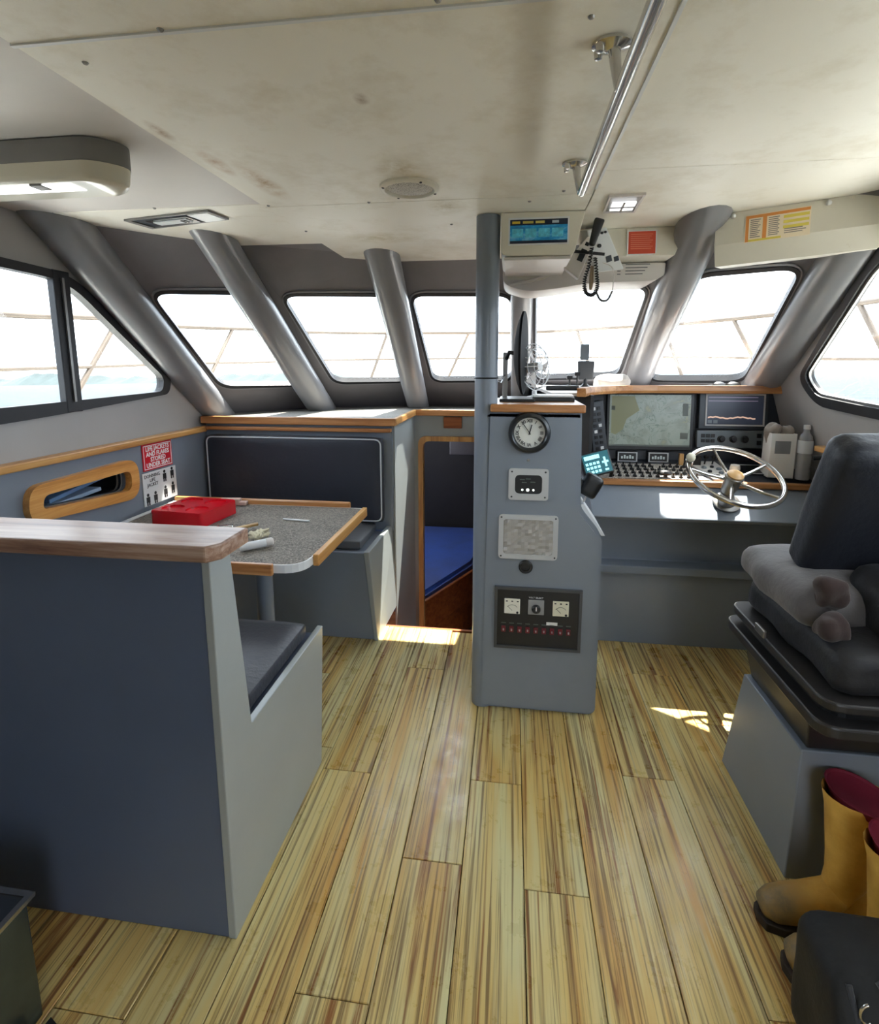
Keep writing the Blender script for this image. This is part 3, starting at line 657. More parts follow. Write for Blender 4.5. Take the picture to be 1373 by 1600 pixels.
rbezel(-.040, .703, .203, .893, .018, .020, .009, paint('bezel_grey', (190, 192, 194), .4, .05), d2, .012)
obj('screen', YB(-.022, .720, .185, .876, 0, .004), paint('taped_screen', (118, 112, 106), .4, .12, .1, dirt=(150, 146, 140)), d2)
corner_screws(-.040, .703, .203, .893, .011, d2, .009)
bm = bmesh.new()
for i in range(15):
    for j in range(12): bm.verts.new((-.018+.20*i/14, YF-.0045-.014*abs(noise.noise(Vector((i*.45+j*.3, j*.7-i*.2, 3))))-.003*random.random(), .724+.148*j/11))
bm.verts.ensure_lookup_table()
for i in range(14):
    for j in range(11): a = i*12+j; bm.faces.new([bm.verts[k] for k in (a, a+12, a+13, a+1)])
m, nt, b = newmat('clear_film'); b.inputs['Base Color'].default_value = (.80, .78, .75, 1); b.inputs['Alpha'].default_value = .42; b.inputs['Roughness'].default_value = .22; b.inputs['Specular IOR Level'].default_value = .9
obj('film', bm, m, d2)
tag(obj('power_socket', lathe([(.029, 0), (.029, .006), (.025, .010), (.018, .010), (.016, .005), (0, .005)], (.075, YF, .668), ax, 24), BLACK, smooth=40), 'round black socket cap between the film-covered display and the switch panel', 'socket')
ep = thing('switch_panel', 'black electrical panel with two white meters and a rotary switch', 'switch panel', (.13, 2.15, .30))
obj('frame', ring([Vector((x, YF, z)) for x, z in ((-.052, .300), (.312, .300), (.312, .578), (-.052, .578))], [Vector((x, YF, z)) for x, z in ((-.040, .312), (.300, .312), (.300, .566), (-.040, .566))], (0, -1, 0), 0, .012), paint('panel_frame', (70, 72, 76), .35, .1), ep)
obj('panel_face', YB(-.040, .312, .300, .566, 0, .006), BLACK, ep)
for x, col in ((-.010, (232, 230, 218)), (.192, (226, 222, 200))):
    mt = obj('meter', YB(x, .460, x+.066, .526, .006, .014, .002), paint('meter_face_%d' % col[2], col, .5, .02), ep)
    c = (x+.033, YF-.0146, .475)
    arc = [Vector((c[0]+.026*math.cos(a), c[1], c[2]+.026*math.sin(a))) for a in [PI*.2+PI*.6*k/9 for k in range(10)]]
    obj('scale_arc', tube(arc, .0008, 4), INK, mt); obj('needle', tube([Vector(c), Vector((c[0]-.018, c[1], c[2]+.018))], .0008, 4), INK, mt)
    for dx in (.010, .033, .056): obj('figure', box(x+dx-.004, YF-.0146, .514, x+dx+.004, YF-.014, .519), INK, mt)
    obj('adjuster', lathe([(0, .016), (.005, .016), (.005, .014), (0, .014)], (x+.055, YF, .467), ax, 10), INK, mt)
rs = obj('rotary_switch', YB(.090, .460, .156, .526, .006, .012, .002), paint('switch_plate', (150, 152, 154), .4, .08), ep)
obj('knob', lathe([(.018, .012), (.018, .022), (.014, .026), (0, .026)], (.123, YF, .488), ax, 20), BLACK, rs, smooth=40); obj('pointer', box(.121, YF-.028, .484, .125, YF-.026, .502), WINK, rs)
obj('lettering', text_bm('VOLT SELECT', .010, frame((.122, YF-.0066, .534), (1, 0, 0), (0, 0, 1))), WINK, ep)
for i in range(9):
    x = -.012+.034*i; bk_ = obj('breaker', YB(x-.009, .374, x+.009, .402, .006, .012, .002), paint('dark_red_breaker', (104, 18, 32), .4, .1), ep)
    obj('toggle', box(x-.003, YF-.020, .384, x+.003, YF-.012, .392, .001), paint('breaker_tip', (176, 150, 150), .4, .1), bk_)
    obj('legend', YB(x-.010, .412, x+.010, .416, .006, .0066), paint('dim_legend', (86, 96, 92), .5), ep)
obj('label_strip', YB(.168, .414, .214, .428, .006, .0066), WINK, ep)
# things standing on the console cap
mo = thing('monitor', 'thin black curved monitor seen edge-on on top of the console', 'monitor', (.05, 2.36, 1.35))
bm = lathe([(0, .022), (.07, .020), (.125, .012), (.168, 0), (.168, -.006), (0, -.006)], (0, 0, 0), (0, 0, 1), 36)
xf(bm, Matrix.Translation((.045, 2.37, 1.555)) @ Matrix.Rotation(math.radians(-7), 4, 'Z') @ Matrix.Rotation(math.radians(-90), 4, 'Y') @ Matrix.Scale(1.06, 4, (1, 0, 0)) @ Matrix.Scale(1.5, 4, (0, 0, 1)))
obj('shell', bm, paint('matt_black_shell', (20, 21, 24), .8, .1, .03, spec=.2), mo, smooth=40)
obj('bracket_arm', tube([(.04, 2.37, 1.55), (-.012, 2.40, 1.56), (-.03, 2.44, 1.52)], .010, 8), BLACK, mo)
obj('stand_post', box(-.040, 2.42, 1.349, -.018, 2.45, 1.56, .003), DULLST, mo); obj('foot', box(-.05, 2.28, 1.3495, .10, 2.50, 1.362, .003), BLACK, mo)
obj('monitor_cable', tube([(-.06, 2.20, 1.44), (-.045, 2.26, 1.43), (-.04, 2.36, 1.44), (-.03, 2.42, 1.46)], .003, 6), BLACK, mo)
cf = thing('cabin_fan', 'small white wire-caged fan beside the edge-on monitor', 'fan', (.12, 2.47, 1.35))
fc = Vector((.105, 2.47, 1.495)); fax = Vector((.75, -.6, .1)).normalized(); q = fax.to_track_quat('Z', 'Y')
def circ(r, z, n=28): return [fc+q @ Vector((r*math.cos(2*PI*k/n), r*math.sin(2*PI*k/n), z)) for k in range(n)]
bm = bmesh.new()
for r, z in ((.105, 0), (.085, .022), (.055, .034), (.085, -.022)): tube(circ(r, z), .0022, 5, closed=True, bm=bm)
for k in range(14):
    a = 2*PI*k/14; e = lambda r, z: fc+q @ Vector((r*math.cos(a), r*math.sin(a), z)); tube([e(.02, .037), e(.055, .034), e(.085, .022), e(.105, 0), e(.085, -.022), e(.03, -.03)], .0014, 4, bm=bm)
obj('cage', bm, WHITE, cf)
obj('motor_hub', lathe([(0, .03), (.02, .028), (.022, -.02), (.02, -.05), (0, -.052)], fc, fax, 16), WHITE, cf, smooth=40)
for k in range(3):
    a = 2*PI*k/3; bm = bmesh.new(); vs = [fc+q @ Vector(p) for p in ((.02*math.cos(a), .02*math.sin(a), .008), (.09*math.cos(a-.3), .09*math.sin(a-.3), -.008), (.092*math.cos(a+.3), .092*math.sin(a+.3), .012))]
    obj('blade', plate(vs, fax, .002), OFFW, cf)
obj('base', lathe([(.045, 0), (.045, .01), (.012, .018), (.010, .04)], (.105, 2.48, 1.3495), seg=20), WHITE, cf, smooth=40)
tag(obj('notebook', box(.09, 2.33, 1.3495, .27, 2.44, 1.367, .002), BLACK), 'black closed notebook lying on the console cap', 'notebook')
tag(obj('paper_sheet', box(.095, 2.335, 1.3675, .265, 2.435, 1.376, .001), WHITE), 'white papers stacked on the black notebook on the console cap', 'papers')
hs = thing('hand_microphone', 'black hand microphone hooked on the right side of the console', 'microphone', (.33, 2.33, .93))
bm = puffy(.305, 2.27, .945, .385, 2.33, 1.045, .018, 0, .004, 6); rotabout(bm, (.34, 2.3, .99), .5, 'Y'); obj('mic_body', bm, BLACK, hs, smooth=50)
obj('mic_clip', box(.288, 2.28, .97, .312, 2.32, 1.02, .003), BLACK, hs)
obj('mic_cord', tube([(.335, 2.30, .955), (.325, 2.30, .925), (.318, 2.31, .915)], .004, 6), OFFW, hs)

# ================================================================== HELM
hm = thing('helm_station', 'grey helm station with teak rims, sloping front and footwell below', 'helm', (1.0, 3.0, 0))
obj('helm_body', prism([(2.83, -.06), (2.83, .405), (2.785, .41), (2.785, .455), (2.87, .46), (2.86, .748), (2.63, .75), (2.612, .768), (2.79, .893), (3.28, .905), (3.28, -.06)], 'x', .41, 1.529, .006), GREY, hm)
obj('front_rim', box(.41, 2.772, .892, 1.529, 2.808, .922, .006), TEAK, hm)
obj('desk_surface', hexa([(.41, 2.80, .885), (1.529, 2.80, .885), (1.529, 3.16, .89), (.41, 3.16, .89), (.41, 2.80, .912), (1.529, 2.80, .912), (1.529, 3.16, .966), (.41, 3.16, .966)]), DARKP, hm)
obj('instrument_face', hexa([(.41, 3.16, .93), (1.529, 3.16, .93), (1.529, 3.24, .93), (.41, 3.24, .93), (.41, 3.20, 1.357), (1.529, 3.20, 1.357), (1.529, 3.24, 1.357), (.41, 3.24, 1.357)]), DARKP, hm)
obj('side_cheek', box(.395, 2.74, .93, .412, 3.24, 1.355), BLACK, hm)
obj('dash_top', prism([(.33, 2.70), (.45, 2.92), (.66, 3.12), (1.525, 3.12), (1.525, 3.30), (1.42, 3.42), (.86, 3.98), (.20, 4.12), (.14, 3.9), (.20, 2.70)], 'z', 1.352, 1.368), OFFW, hm)
rim = [(.335, 2.66), (.375, 2.80), (.45, 2.92), (.55, 3.03), (.66, 3.09), (.80, 3.11), (1.0, 3.115), (1.528, 3.115)]
bm = bmesh.new(); R_ = []
for i, (x, y) in enumerate(rim):
    a = Vector(rim[max(i-1, 0)]); b_ = Vector(rim[min(i+1, len(rim)-1)]); d = (b_-a).normalized(); n_ = Vector((d.y, -d.x))
    R_.append([bm.verts.new((x+n_.x*o, y+n_.y*o, z)) for o, z in ((.022, 1.352), (.026, 1.366), (.022, 1.394), (-.018, 1.394), (-.018, 1.352))])
for A, B in zip(R_, R_[1:]):
    for k in range(5): bm.faces.new((A[k], A[(k+1) % 5], B[(k+1) % 5], B[k]))
bm.faces.new(R_[0]); bm.faces.new(R_[-1][::-1]); fin(bm); obj('dash_rim', bm, TEAK, hm)

# instruments: aft-facing plates in the instrument face
TI = math.atan2(.04, .42)
def face_pt(x, z, d=0): return Vector((x, 3.16+(z-.93)/.427*.04-d, z))
def FB(x0, z0, x1, z1, d0, d1, bev=0, bm=None):
    own = hexa([face_pt(x0, z0, d1), face_pt(x1, z0, d1), face_pt(x1, z0, d0), face_pt(x0, z0, d0), face_pt(x0, z1, d1), face_pt(x1, z1, d1), face_pt(x1, z1, d0), face_pt(x0, z1, d0)], bev=bev)
    return merge(bm, own)
cp = thing('chart_plotter', 'wide chart display with grey-green map screen under the dash rim', 'display', (.79, 3.15, 1.03))
obj('housing', FB(.548, 1.022, 1.030, 1.350, .001, .030, .005), BLACK, cp)
def chart_mat():
    m, nt, b = newmat('chart_screen'); v = tex(nt)
    n = noisef(nt, v, 7, 6, .6, .5); c = ramp(nt, n, [(.30, lin((138, 140, 108))), (.40, lin((112, 120, 112))), (.50, lin((126, 136, 128))), (.7, lin((118, 130, 124)))])
    l = noisef(nt, v, 16, 3, .5, 1.2); c = mixc(nt, ramp(nt, l, [(.485, (0, 0, 0, 1)), (.50, (1, 1, 1, 1)), (.515, (0, 0, 0, 1))]), c, lin((84, 100, 92)))
    nt.links.new(c, b.inputs['Base Color']); nt.links.new(c, b.inputs['Emission Color']); b.inputs['Emission Strength'].default_value = .22; b.inputs['Roughness'].default_value = .25
    return m
sc = obj('screen', FB(.565, 1.045, 1.008, 1.338, .030, .0315), chart_mat(), cp)
MENU = paint('screen_menu_grey', (96, 104, 98), .4, .05, 0)
for (x0, z0, x1, z1) in ((.965, 1.22, .995, 1.29), (.955, 1.09, .998, 1.125), (.575, 1.25, .595, 1.275), (.565, 1.045, 1.008, 1.055)): obj('menu_box', FB(x0, z0, x1, z1, .0316, .0320), MENU, sc)
obj('land_patch', plate([face_pt(*p, .0317) for p in ((.575, 1.33), (.70, 1.33), (.73, 1.25), (.66, 1.20), (.64, 1.14), (.60, 1.11), (.575, 1.12))], (0, -1, 0), .0003), glow('chart_land', (112, 114, 84), .15), sc)
sd = thing('depth_sounder', 'dark sounder display with orange trace and control knobs below, right of the chart display', 'display', (1.23, 3.15, 1.05))
STEELF = paint('instrument_grey', (112, 120, 126), .35, .06, .03, metallic=.3)
obj('housing', FB(1.052, 1.150, 1.415, 1.352, .001, .034, .004), paint('instrument_housing', (52, 60, 68), .4, .06, .03), sd)
A = [face_pt(*p, .034) for p in ((1.085, 1.168), (1.398, 1.168), (1.398, 1.346), (1.085, 1.346))]; B = [face_pt(*p, .034) for p in ((1.093, 1.176), (1.390, 1.176), (1.390, 1.338), (1.093, 1.338))]
obj('screen_frame', ring(A, B, (0, -1, 0), 0, .004), paint('bezel_grey', (190, 192, 194), .4, .05), sd)
sc = obj('screen', FB(1.095, 1.178, 1.388, 1.336, .034, .0345), glow('sounder_screen', (44, 50, 66), .2), sd)
tr = []
for k in range(20): tr.append((1.10+.25*k/19, 1.218+.004*math.sin(k*.6)+.002*math.sin(k*2.3)))
for (a, b_), (c_, d_) in zip(tr, tr[1:]): pass
obj('bottom_trace', plate([face_pt(x, z, .0348) for x, z in tr]+[face_pt(x, z-.008, .0348) for x, z in tr[::-1]], (0, -1, 0), .0003), glow('trace_orange', (206, 170, 150), .45), sc)
for z in (1.305, 1.325): obj('status_line', FB(1.10, z, 1.36, z+.004, .0346, .0349), glow('trace_dim', (120, 110, 130), .4), sc)
for x in (1.10, 1.13): obj('soft_key', FB(x, 1.182, x+.022, 1.200, .0346, .0352), STEELF, sc)
cpn = obj('control_panel', FB(1.045, 1.045, 1.410, 1.143, .001, .036, .004), STEELF, sd)
for i in range(3):
    x = 1.175+.062*i; obj('knob', lathe([(.020, .0), (.020, .006), (.014, .008), (.013, .022), (0, .023)], face_pt(x, 1.095, .036), (0, -1, .1), 20), BLACK, cpn, smooth=40)
for i in range(3):
    for j in range(2): obj('key', FB(1.068+.026*i, 1.075+.028*j, 1.088+.026*i, 1.094+.028*j, .036, .041, .001), BLACK, cpn)
obj('key', FB(1.362, 1.104, 1.386, 1.128, .036, .041, .001), BLACK, cpn); obj('key', FB(1.362, 1.065, 1.386, 1.089, .036, .041, .001), BLACK, cpn)
for x, lab in ((.612, 'left one of two small square gauges below the chart display'), (.782, 'right one of two small square gauges below the chart display')):
    gq = thing('square_gauge', lab, 'gauge', (x+.06, 3.12, .955), 'small gauges under the chart display')
    obj('housing', FB(x, .955, x+.115, 1.015, .001, .045, .003), BLACK, gq)
    Aq = [face_pt(*p, .045) for p in ((x+.003, .957), (x+.112, .957), (x+.112, 1.013), (x+.003, 1.013))]; Bq = [face_pt(*p, .045) for p in ((x+.010, .963), (x+.105, .963), (x+.105, 1.007), (x+.010, 1.007))]
    obj('bezel', ring(Aq, Bq, (0, -1, 0), 0, .002), paint('bezel_grey', (190, 192, 194), .4, .05), gq)
    for k in range(5): obj('digit', FB(x+.022+.015*k, .975, x+.032+.015*k, .975+.014+.006*(k % 2), .045, .0458), glow('digit_grey', (150, 160, 160), .3), gq)
obj('lower_fascia', FB(.545, .935, 1.02, .952, .001, .06), paint('dark_maroon_fascia', (66, 46, 48), .5, .1), hm)
tag(obj('wood_block', xf(box(-.012, -.01, 0, .012, .01, .065, .002), Matrix.Translation((.945, 3.06, .954))), wood('block_wood', (196, 150, 92), (214, 176, 120), (150, 108, 60), 'Z')), 'small upright wooden block on the helm desk beside the gauges', 'block')
tag(obj('black_case', box(.985, 3.04, .956, 1.045, 3.10, 1.015, .004), BLACK), 'small black case on the helm desk right of the wooden block', 'case')

# desk frame: local coordinates on the sloping desk
dA = math.atan2(.054, .36)
def desk(x, y, d=0): return Vector((x, y-d*math.sin(dA), .912+(y-2.80)*.15+d*math.cos(dA)))
def DM(x, y): return Matrix.Translation(desk(x, y)) @ Matrix.Rotation(dA, 4, 'X')
swp = thing('helm_switch_board', 'pale switch board crowded with small black switches along the helm desk', 'switch board', tuple(desk(.72, 2.93)))
obj('board', xf(hexa([(-.27, -.11, .0), (.28, -.11, 0), (.24, .13, 0), (-.20, .13, 0), (-.27, -.11, .006), (.28, -.11, .006), (.24, .13, .006), (-.20, .13, .006)]), DM(.735, 2.935)), speckle('switch_board_speckle', (150, 142, 134), (70, 62, 60), (222, 214, 206), .5, 120), swp)
swme = None; lbme = None
for j in range(4):
    for i in range(13):
        x = -.235+.0385*i+.010*j*(1-i/6.5)*.6; y = -.085+.055*j
        if random.random() < .06: continue
        Ms = DM(.735, 2.935)
        if swme is None:
            o1 = obj('switch', box(-.009, -.009, .0, .009, .009, .010, .0015, bm=box(-.0035, -.003, .010, .0035, .003, .026, .001)), BLACK); swme = o1.data; bpy.data.objects.remove(o1)
            o1 = obj('switch_label', box(-.012, -.004, 0, .012, .004, .001), WINK); lbme = o1.data; bpy.data.objects.remove(o1)
        for me, nm, dy in ((swme, 'switch', 0), (lbme, 'switch_label', .021)):
            o = bpy.data.objects.new(nm, me); C.objects.link(o); o.parent = swp
            p = Ms @ Vector((x, y+dy, .006)); o.location = p-Vector(wloc(swp)); o.rotation_euler = (dA, 0, 0)
tp = thing('throttle_panel', 'white throttle panel with three black levers behind the wheel', 'panel', tuple(desk(1.09, 2.97)))
obj('base_plate', xf(hexa([(-.045, -.14, 0), (.075, -.14, 0), (.055, .15, 0), (-.10, .15, 0), (-.045, -.14, .012), (.075, -.14, .012), (.055, .15, .012), (-.10, .15, .012)], bev=.002), DM(1.085, 2.965)), paint('panel_white', (224, 220, 216), .35, .05), tp)
for i in range(3): obj('lever', xf(tube([(-.055+.040*i, .10, .012), (-.055+.040*i, .09, .05)], .004, 8, bm=lathe([(0, 0), (.012, .004), (.013, .018), (0, .024)], (-.055+.040*i, .09, .046), seg=12)), DM(1.085, 2.965)), BLACK, tp, smooth=40)
for k, (x, y, r) in enumerate(((-.04, .03, .013), (.005, .045, .010), (.03, .01, .014), (-.03, -.03, .011), (.02, -.05, .012), (-.01, -.09, .009), (.035, -.1, .008))):
    obj('button', xf(lathe([(r, .012), (r, .019), (r*.7, .022), (0, .022)], (x, y, 0), seg=14), DM(1.085, 2.965)), BLACK if k % 2 else STEELF, tp, smooth=40)
jk = thing('control_knob', 'cream control knob on a round base beside the throttle panel', 'knob', tuple(desk(1.175, 2.93)))
obj('round_base', xf(lathe([(.045, 0), (.045, .012), (.030, .020), (0, .020)], seg=22), DM(1.175, 2.93)), OFFW, jk, smooth=40); obj('grip', xf(lathe([(.022, .02), (.026, .035), (.022, .055), (0, .060)], seg=20), DM(1.175, 2.93)), CREAM, jk, smooth=40)
tbt = thing('tablet', 'dark tablet with a pale outline lying on the right of the helm desk', 'tablet', tuple(desk(1.33, 3.0)))
obj('slate', xf(box(-.105, -.075, .001, .105, .075, .010, .002), DM(1.315, 3.0)), BLACK, tbt)
obj('outline', xf(ring([Vector((x, y, .010)) for x, y in ((-.104, -.074), (.104, -.074), (.104, .074), (-.104, .074))], [Vector((x, y, .010)) for x, y in ((-.098, -.068), (.098, -.068), (.098, .068), (-.098, .068))], (0, 0, 1), 0, .0015), DM(1.315, 3.0)), WHITE, tbt)
mouse = thing('desk_mouse', 'small black mouse on the front of the switch board', 'mouse', tuple(desk(.80, 2.86)))
obj('mouse_body', xf(lathe([(.0, 0), (.026, .002), (.030, .010), (.022, .022), (0, .026)], seg=18, sx=1.3), Matrix.Translation(desk(.80, 2.845, .022))), BLACK, mouse, smooth=60)
mouse.children[0].location.z += 0
# keypad display and radio column at the left of the helm
kp = thing('keypad_display', 'tilted keypad display glowing teal beside the console', 'display', (.44, 2.72, .95))
Mk = Matrix.Translation((.437, 2.72, 1.015)) @ Matrix.Rotation(math.radians(10), 4, 'Z') @ Matrix.Rotation(math.radians(-14), 4, 'Y') @ Matrix.Rotation(math.radians(-18), 4, 'X')
obj('housing', xf(box(-.075, 0, -.062, .075, .03, .062, .005), Mk), BLACK, kp)
kf = obj('screen', xf(box(-.067, -.002, -.054, .067, 0, .054), Mk), glow('keypad_teal', (12, 74, 84), .7), kp)
for i in range(4):
    for j in range(3): obj('lit_key', xf(box(-.058+.019*i, -.0035, -.046+.021*j, -.045+.019*i, -.002, -.033+.021*j), Mk), glow('key_cyan', (150, 226, 232), .9), kf)
obj('lit_bar', xf(box(-.058, -.0035, .024, .02, -.002, .044), Mk), glow('key_cyan', (150, 226, 232), .9), kf)
for a, b_ in (((.026, -.006), (.058, .004)), ((.037, -.026), (.047, .024)), ((.032, -.046), (.050, -.036))): obj('lit_arrow', xf(box(a[0], -.0035, a[1], b_[0], -.002, b_[1]), Mk), glow('key_cyan', (150, 226, 232), .9), kf)
obj('mount_arm', tube([(.50, 2.76, 1.0), (.53, 2.80, .98), (.53, 2.84, .925)], .010, 8), BLACK, kp)
rc = thing('radio_column', 'upright black radio handset unit with rows of small keys left of the chart display', 'radio', (.49, 3.02, .99))
Mr = Matrix.Translation((.485, 3.02, 1.15)) @ Matrix.Rotation(math.radians(12), 4, 'Z') @ Matrix.Rotation(math.radians(-8), 4, 'Y')
obj('housing', xf(box(-.042, 0, -.16, .042, .05, .16, .006), Mr), paint('radio_grey', (64, 68, 74), .4, .1), rc)
for i in range(2):
    for j in range(9): obj('key', xf(box(-.026+.028*i, -.004, -.145+.032*j, -.008+.028*i, 0, -.127+.032*j, .001), Mr), WHITE if (i*3+j*5) % 4 == 0 else BLACK, rc)
obj('stand', tube([(.485, 3.06, 1.0), (.485, 3.09, .962)], .015, 8), BLACK, rc)

# steering wheel
wh = thing('steering_wheel', 'polished steel five-spoke steering wheel with tan hub cap and white spinner knob', 'wheel', (1.035, 2.66, .82))
wc = Vector((1.032, 2.555, 1.002)); wa = Vector((.10, -.48, .87)).normalized(); q = wa.to_track_quat('Z', 'Y'); WR = .205
def WP(r, a, z=0): return wc+q @ Vector((r*math.cos(a), r*math.sin(a), z))
obj('rim', tube([WP(WR, 2*PI*k/56) for k in range(56)], .0125, 12, closed=True), CHROME, wh, smooth=60)
for k in range(5):
    a = PI/2+2*PI*k/5+.05; obj('spoke', tube([WP(.03, a, -.028), WP(.12, a, -.018), WP(WR-.008, a)], [.0085, .008, .0065], 10), CHROME, wh, smooth=60)
obj('hub', lathe([(.030, -.10), (.036, -.06), (.036, -.03), (.040, -.022), (.040, -.006), (.034, 0)], wc, wa, 26), DULLST, wh, smooth=40)
obj('hub_cap', lathe([(.036, -.001), (.036, .006), (.022, .014), (0, .016)], wc, wa, 26), paint('tan_hub_cap', (214, 170, 112), .35, .06), wh, smooth=40)
sa = math.radians(152)
kn = obj('spinner_knob', lathe([(0, .052), (.016, .048), (.021, .034), (.019, .020), (.010, .012)], WP(WR, sa), wa, 18), paint('ivory_knob', (226, 222, 200), .3, .04), wh, smooth=60)
obj('knob_clamp', lathe([(.018, -.014), (.018, .012), (.008, .016)], WP(WR, sa), wa, 14), CHROME, wh, smooth=40)
pb = wc-wa*.10; pe = Vector((1.06, 2.70, .838))
obj('column', tube([pb, (pb+pe)/2+Vector((0, 0, -.01)), pe], [.028, .034, .045], 16), DULLST, wh, smooth=60)
obj('column_flange', lathe([(.062, 0), (.062, .010), (.05, .016), (.04, .018)], pe+Vector((0, .0, -.004)), Vector((0, -.57, .82)), 22), DULLST, wh, smooth=40)

# right-hand clutter
gb = thing('glove_box', 'white cardboard box with grey gloves stuffed in its top, by the right wall', 'box', (1.37, 2.93, .935))
bm = slab([Vector((x, y, .934)) for x, y in ((1.315, 2.87), (1.43, 2.86), (1.44, 2.97), (1.325, 2.98))], [], (0, 0, 1), .004)
merge(bm, ring([Vector((x, y, .934)) for x, y in ((1.315, 2.87), (1.43, 2.86), (1.44, 2.97), (1.325, 2.98))], [Vector((x, y, .934)) for x, y in ((1.319, 2.874), (1.426, 2.864), (1.436, 2.966), (1.329, 2.976))], (0, 0, 1), 0, .228))
obj('carton', bm, paint('carton_white', (232, 234, 234), .6, .05), gb)
obj('carton_print', hexa([(1.335, 2.866, 1.06), (1.405, 2.860, 1.06), (1.405, 2.8605, 1.06), (1.335, 2.8685, 1.06), (1.335, 2.866, 1.125), (1.405, 2.860, 1.125), (1.405, 2.8605, 1.125), (1.335, 2.8685, 1.125)]), paint('carton_print', (130, 136, 142), .6), gb)
tag(obj('gloves', puffy(1.322, 2.885, 1.09, 1.372, 2.955, 1.205, .022, .01, .022, 8, 3, 20, bm=puffy(1.378, 2.885, 1.09, 1.43, 2.955, 1.195, .022, .01, .022, 8, 9, 20)), fabric('grey_glove_cloth', (150, 140, 130), .25), smooth=60), 'pair of crumpled grey-brown work gloves poking out of the white carton', 'gloves')
wb = thing('water_bottle', 'clear plastic water bottle with white label and cap by the right wall', 'bottle', (1.475, 2.86, .93))
m, nt, b = newmat('bottle_plastic'); b.inputs['Base Color'].default_value = (.86, .90, .93, 1); b.inputs['Roughness'].default_value = .08; b.inputs['Transmission Weight'].default_value = .6; b.inputs['IOR'].default_value = 1.2
obj('bottle_body', lathe([(0, 0), (.030, 0), (.033, .008), (.033, .05), (.030, .06), (.033, .07), (.033, .12), (.030, .13), (.033, .14), (.033, .20), (.028, .222), (.014, .24), (.013, .256)], (1.472, 2.86, .932), seg=24), m, wb, smooth=40)
obj('label_wrap', lathe([(.0338, .135), (.0342, .137), (.0342, .198), (.0338, .20)], (1.472, 2.86, .932), seg=24), paint('label_white', (222, 230, 236), .5), wb, smooth=40)
obj('bottle_cap', lathe([(.016, .256), (.016, .276), (0, .278)], (1.472, 2.86, .932), seg=20), WHITE, wb, smooth=40)
dh = thing('drink_holder', 'black swivel holder clamped to the right wall beside the water bottle', 'holder', (1.50, 2.70, .94))
obj('holder_ring', lathe([(.030, 0), (.036, 0), (.036, .05), (.031, .05), (.030, .004)], (1.475, 2.68, .965), seg=20), BLACK, dh, smooth=40)
obj('bracket', box(1.505, 2.66, .96, 1.529, 2.72, 1.06, .004), BLACK, dh); obj('arm', tube([(1.51, 2.69, 1.04), (1.47, 2.70, 1.07), (1.435, 2.71, 1.065)], .011, 8), BLACK, dh)
# items lying on the dash top
ph = thing('phone_holder', 'grey phone standing in a black holder on the dash', 'phone holder', (.425, 3.20, 1.369))
obj('base', lathe([(.035, 0), (.035, .01), (.012, .03), (.010, .06)], (.425, 3.20, 1.3685), seg=18), BLACK, ph, smooth=40)
obj('cradle', hexa([(.385, 3.19, 1.42), (.47, 3.19, 1.42), (.47, 3.22, 1.42), (.385, 3.22, 1.42), (.380, 3.20, 1.53), (.475, 3.20, 1.53), (.475, 3.23, 1.53), (.380, 3.23, 1.53)], bev=.006), paint('cradle_grey', (84, 88, 92), .5, .1), ph)
obj('phone', box(.392, 3.20, 1.535, .442, 3.212, 1.625, .004), STEELF, ph)
for k, (x, nm) in enumerate(((.330, 'left one of two small black mounting clamps on the dash'), (.372, 'right one of two small black mounting clamps on the dash'))):
    st = thing('clamp_stand', nm, 'clamp', (x, 3.14, 1.369), 'small clamps on the dash')
    obj('stem', tube([(x, 3.14, 1.369), (x, 3.14, 1.43+.02*k)], .005, 8), BLACK, st); obj('clamp_head', box(x-.016, 3.125, 1.425+.02*k, x+.016, 3.155, 1.447+.02*k, .003), BLACK, st)
    obj('foot', box(x-.02, 3.12, 1.3685, x+.02, 3.16, 1.376, .002), BLACK, st)
clb = puffy(.50, 3.28, 1.3685, .70, 3.42, 1.430, .025, .02, .02, 10, 5, 14)
for v in clb.verts: v.co.z = max(v.co.z, 1.3686)
tag(obj('cloth', clb, fabric('pale_cloth', (196, 190, 182), .12), smooth=60), 'crumpled pale cloth lying at the foot of the right middle pillar', 'cloth')
tag(obj('handheld_device', xf(box(-.09, -.02, 0, .09, .02, .025, .006), Matrix.Translation((.28, 3.02, 1.369)) @ Matrix.Rotation(.05, 4, 'Z')), BLACK), 'flat black handheld device lying on the dash left of the clamps', 'device')
cbl = tube([(.12, 3.0, 1.373), (.18, 3.1, 1.385), (.26, 3.16, 1.375), (.33, 3.20, 1.390), (.38, 3.24, 1.375), (.50, 3.22, 1.375), (.60, 3.20, 1.382), (.72, 3.22, 1.374)], .004, 6)
tag(obj('cable', cbl, BLACK, smooth=60), 'loose black cable winding across the dash', 'cable')
tag(obj('paper_pile', xf(box(-.10, -.06, 0, .10, .06, .012, .001, bm=box(-.08, -.07, .0125, .09, .04, .018, .001)), Matrix.Translation((.98, 3.25, 1.3685)) @ Matrix.Rotation(-.2, 4, 'Z')), WHITE), 'flat pile of white papers on the dash under the right window', 'papers')
sg = thing('sunglasses', 'dark sunglasses lying on the dash at the foot of the rightmost pillar', 'sunglasses', (1.20, 3.20, 1.369))
for dx in (0, .075): obj('lens', lathe([(0, 0), (.026, .001), (.030, .004), (.026, .007), (0, .009)], (1.165+dx, 3.20, 1.392), (0, -.8, .6), 18, sx=1.1, sy=.8), BLACK, sg, smooth=60)
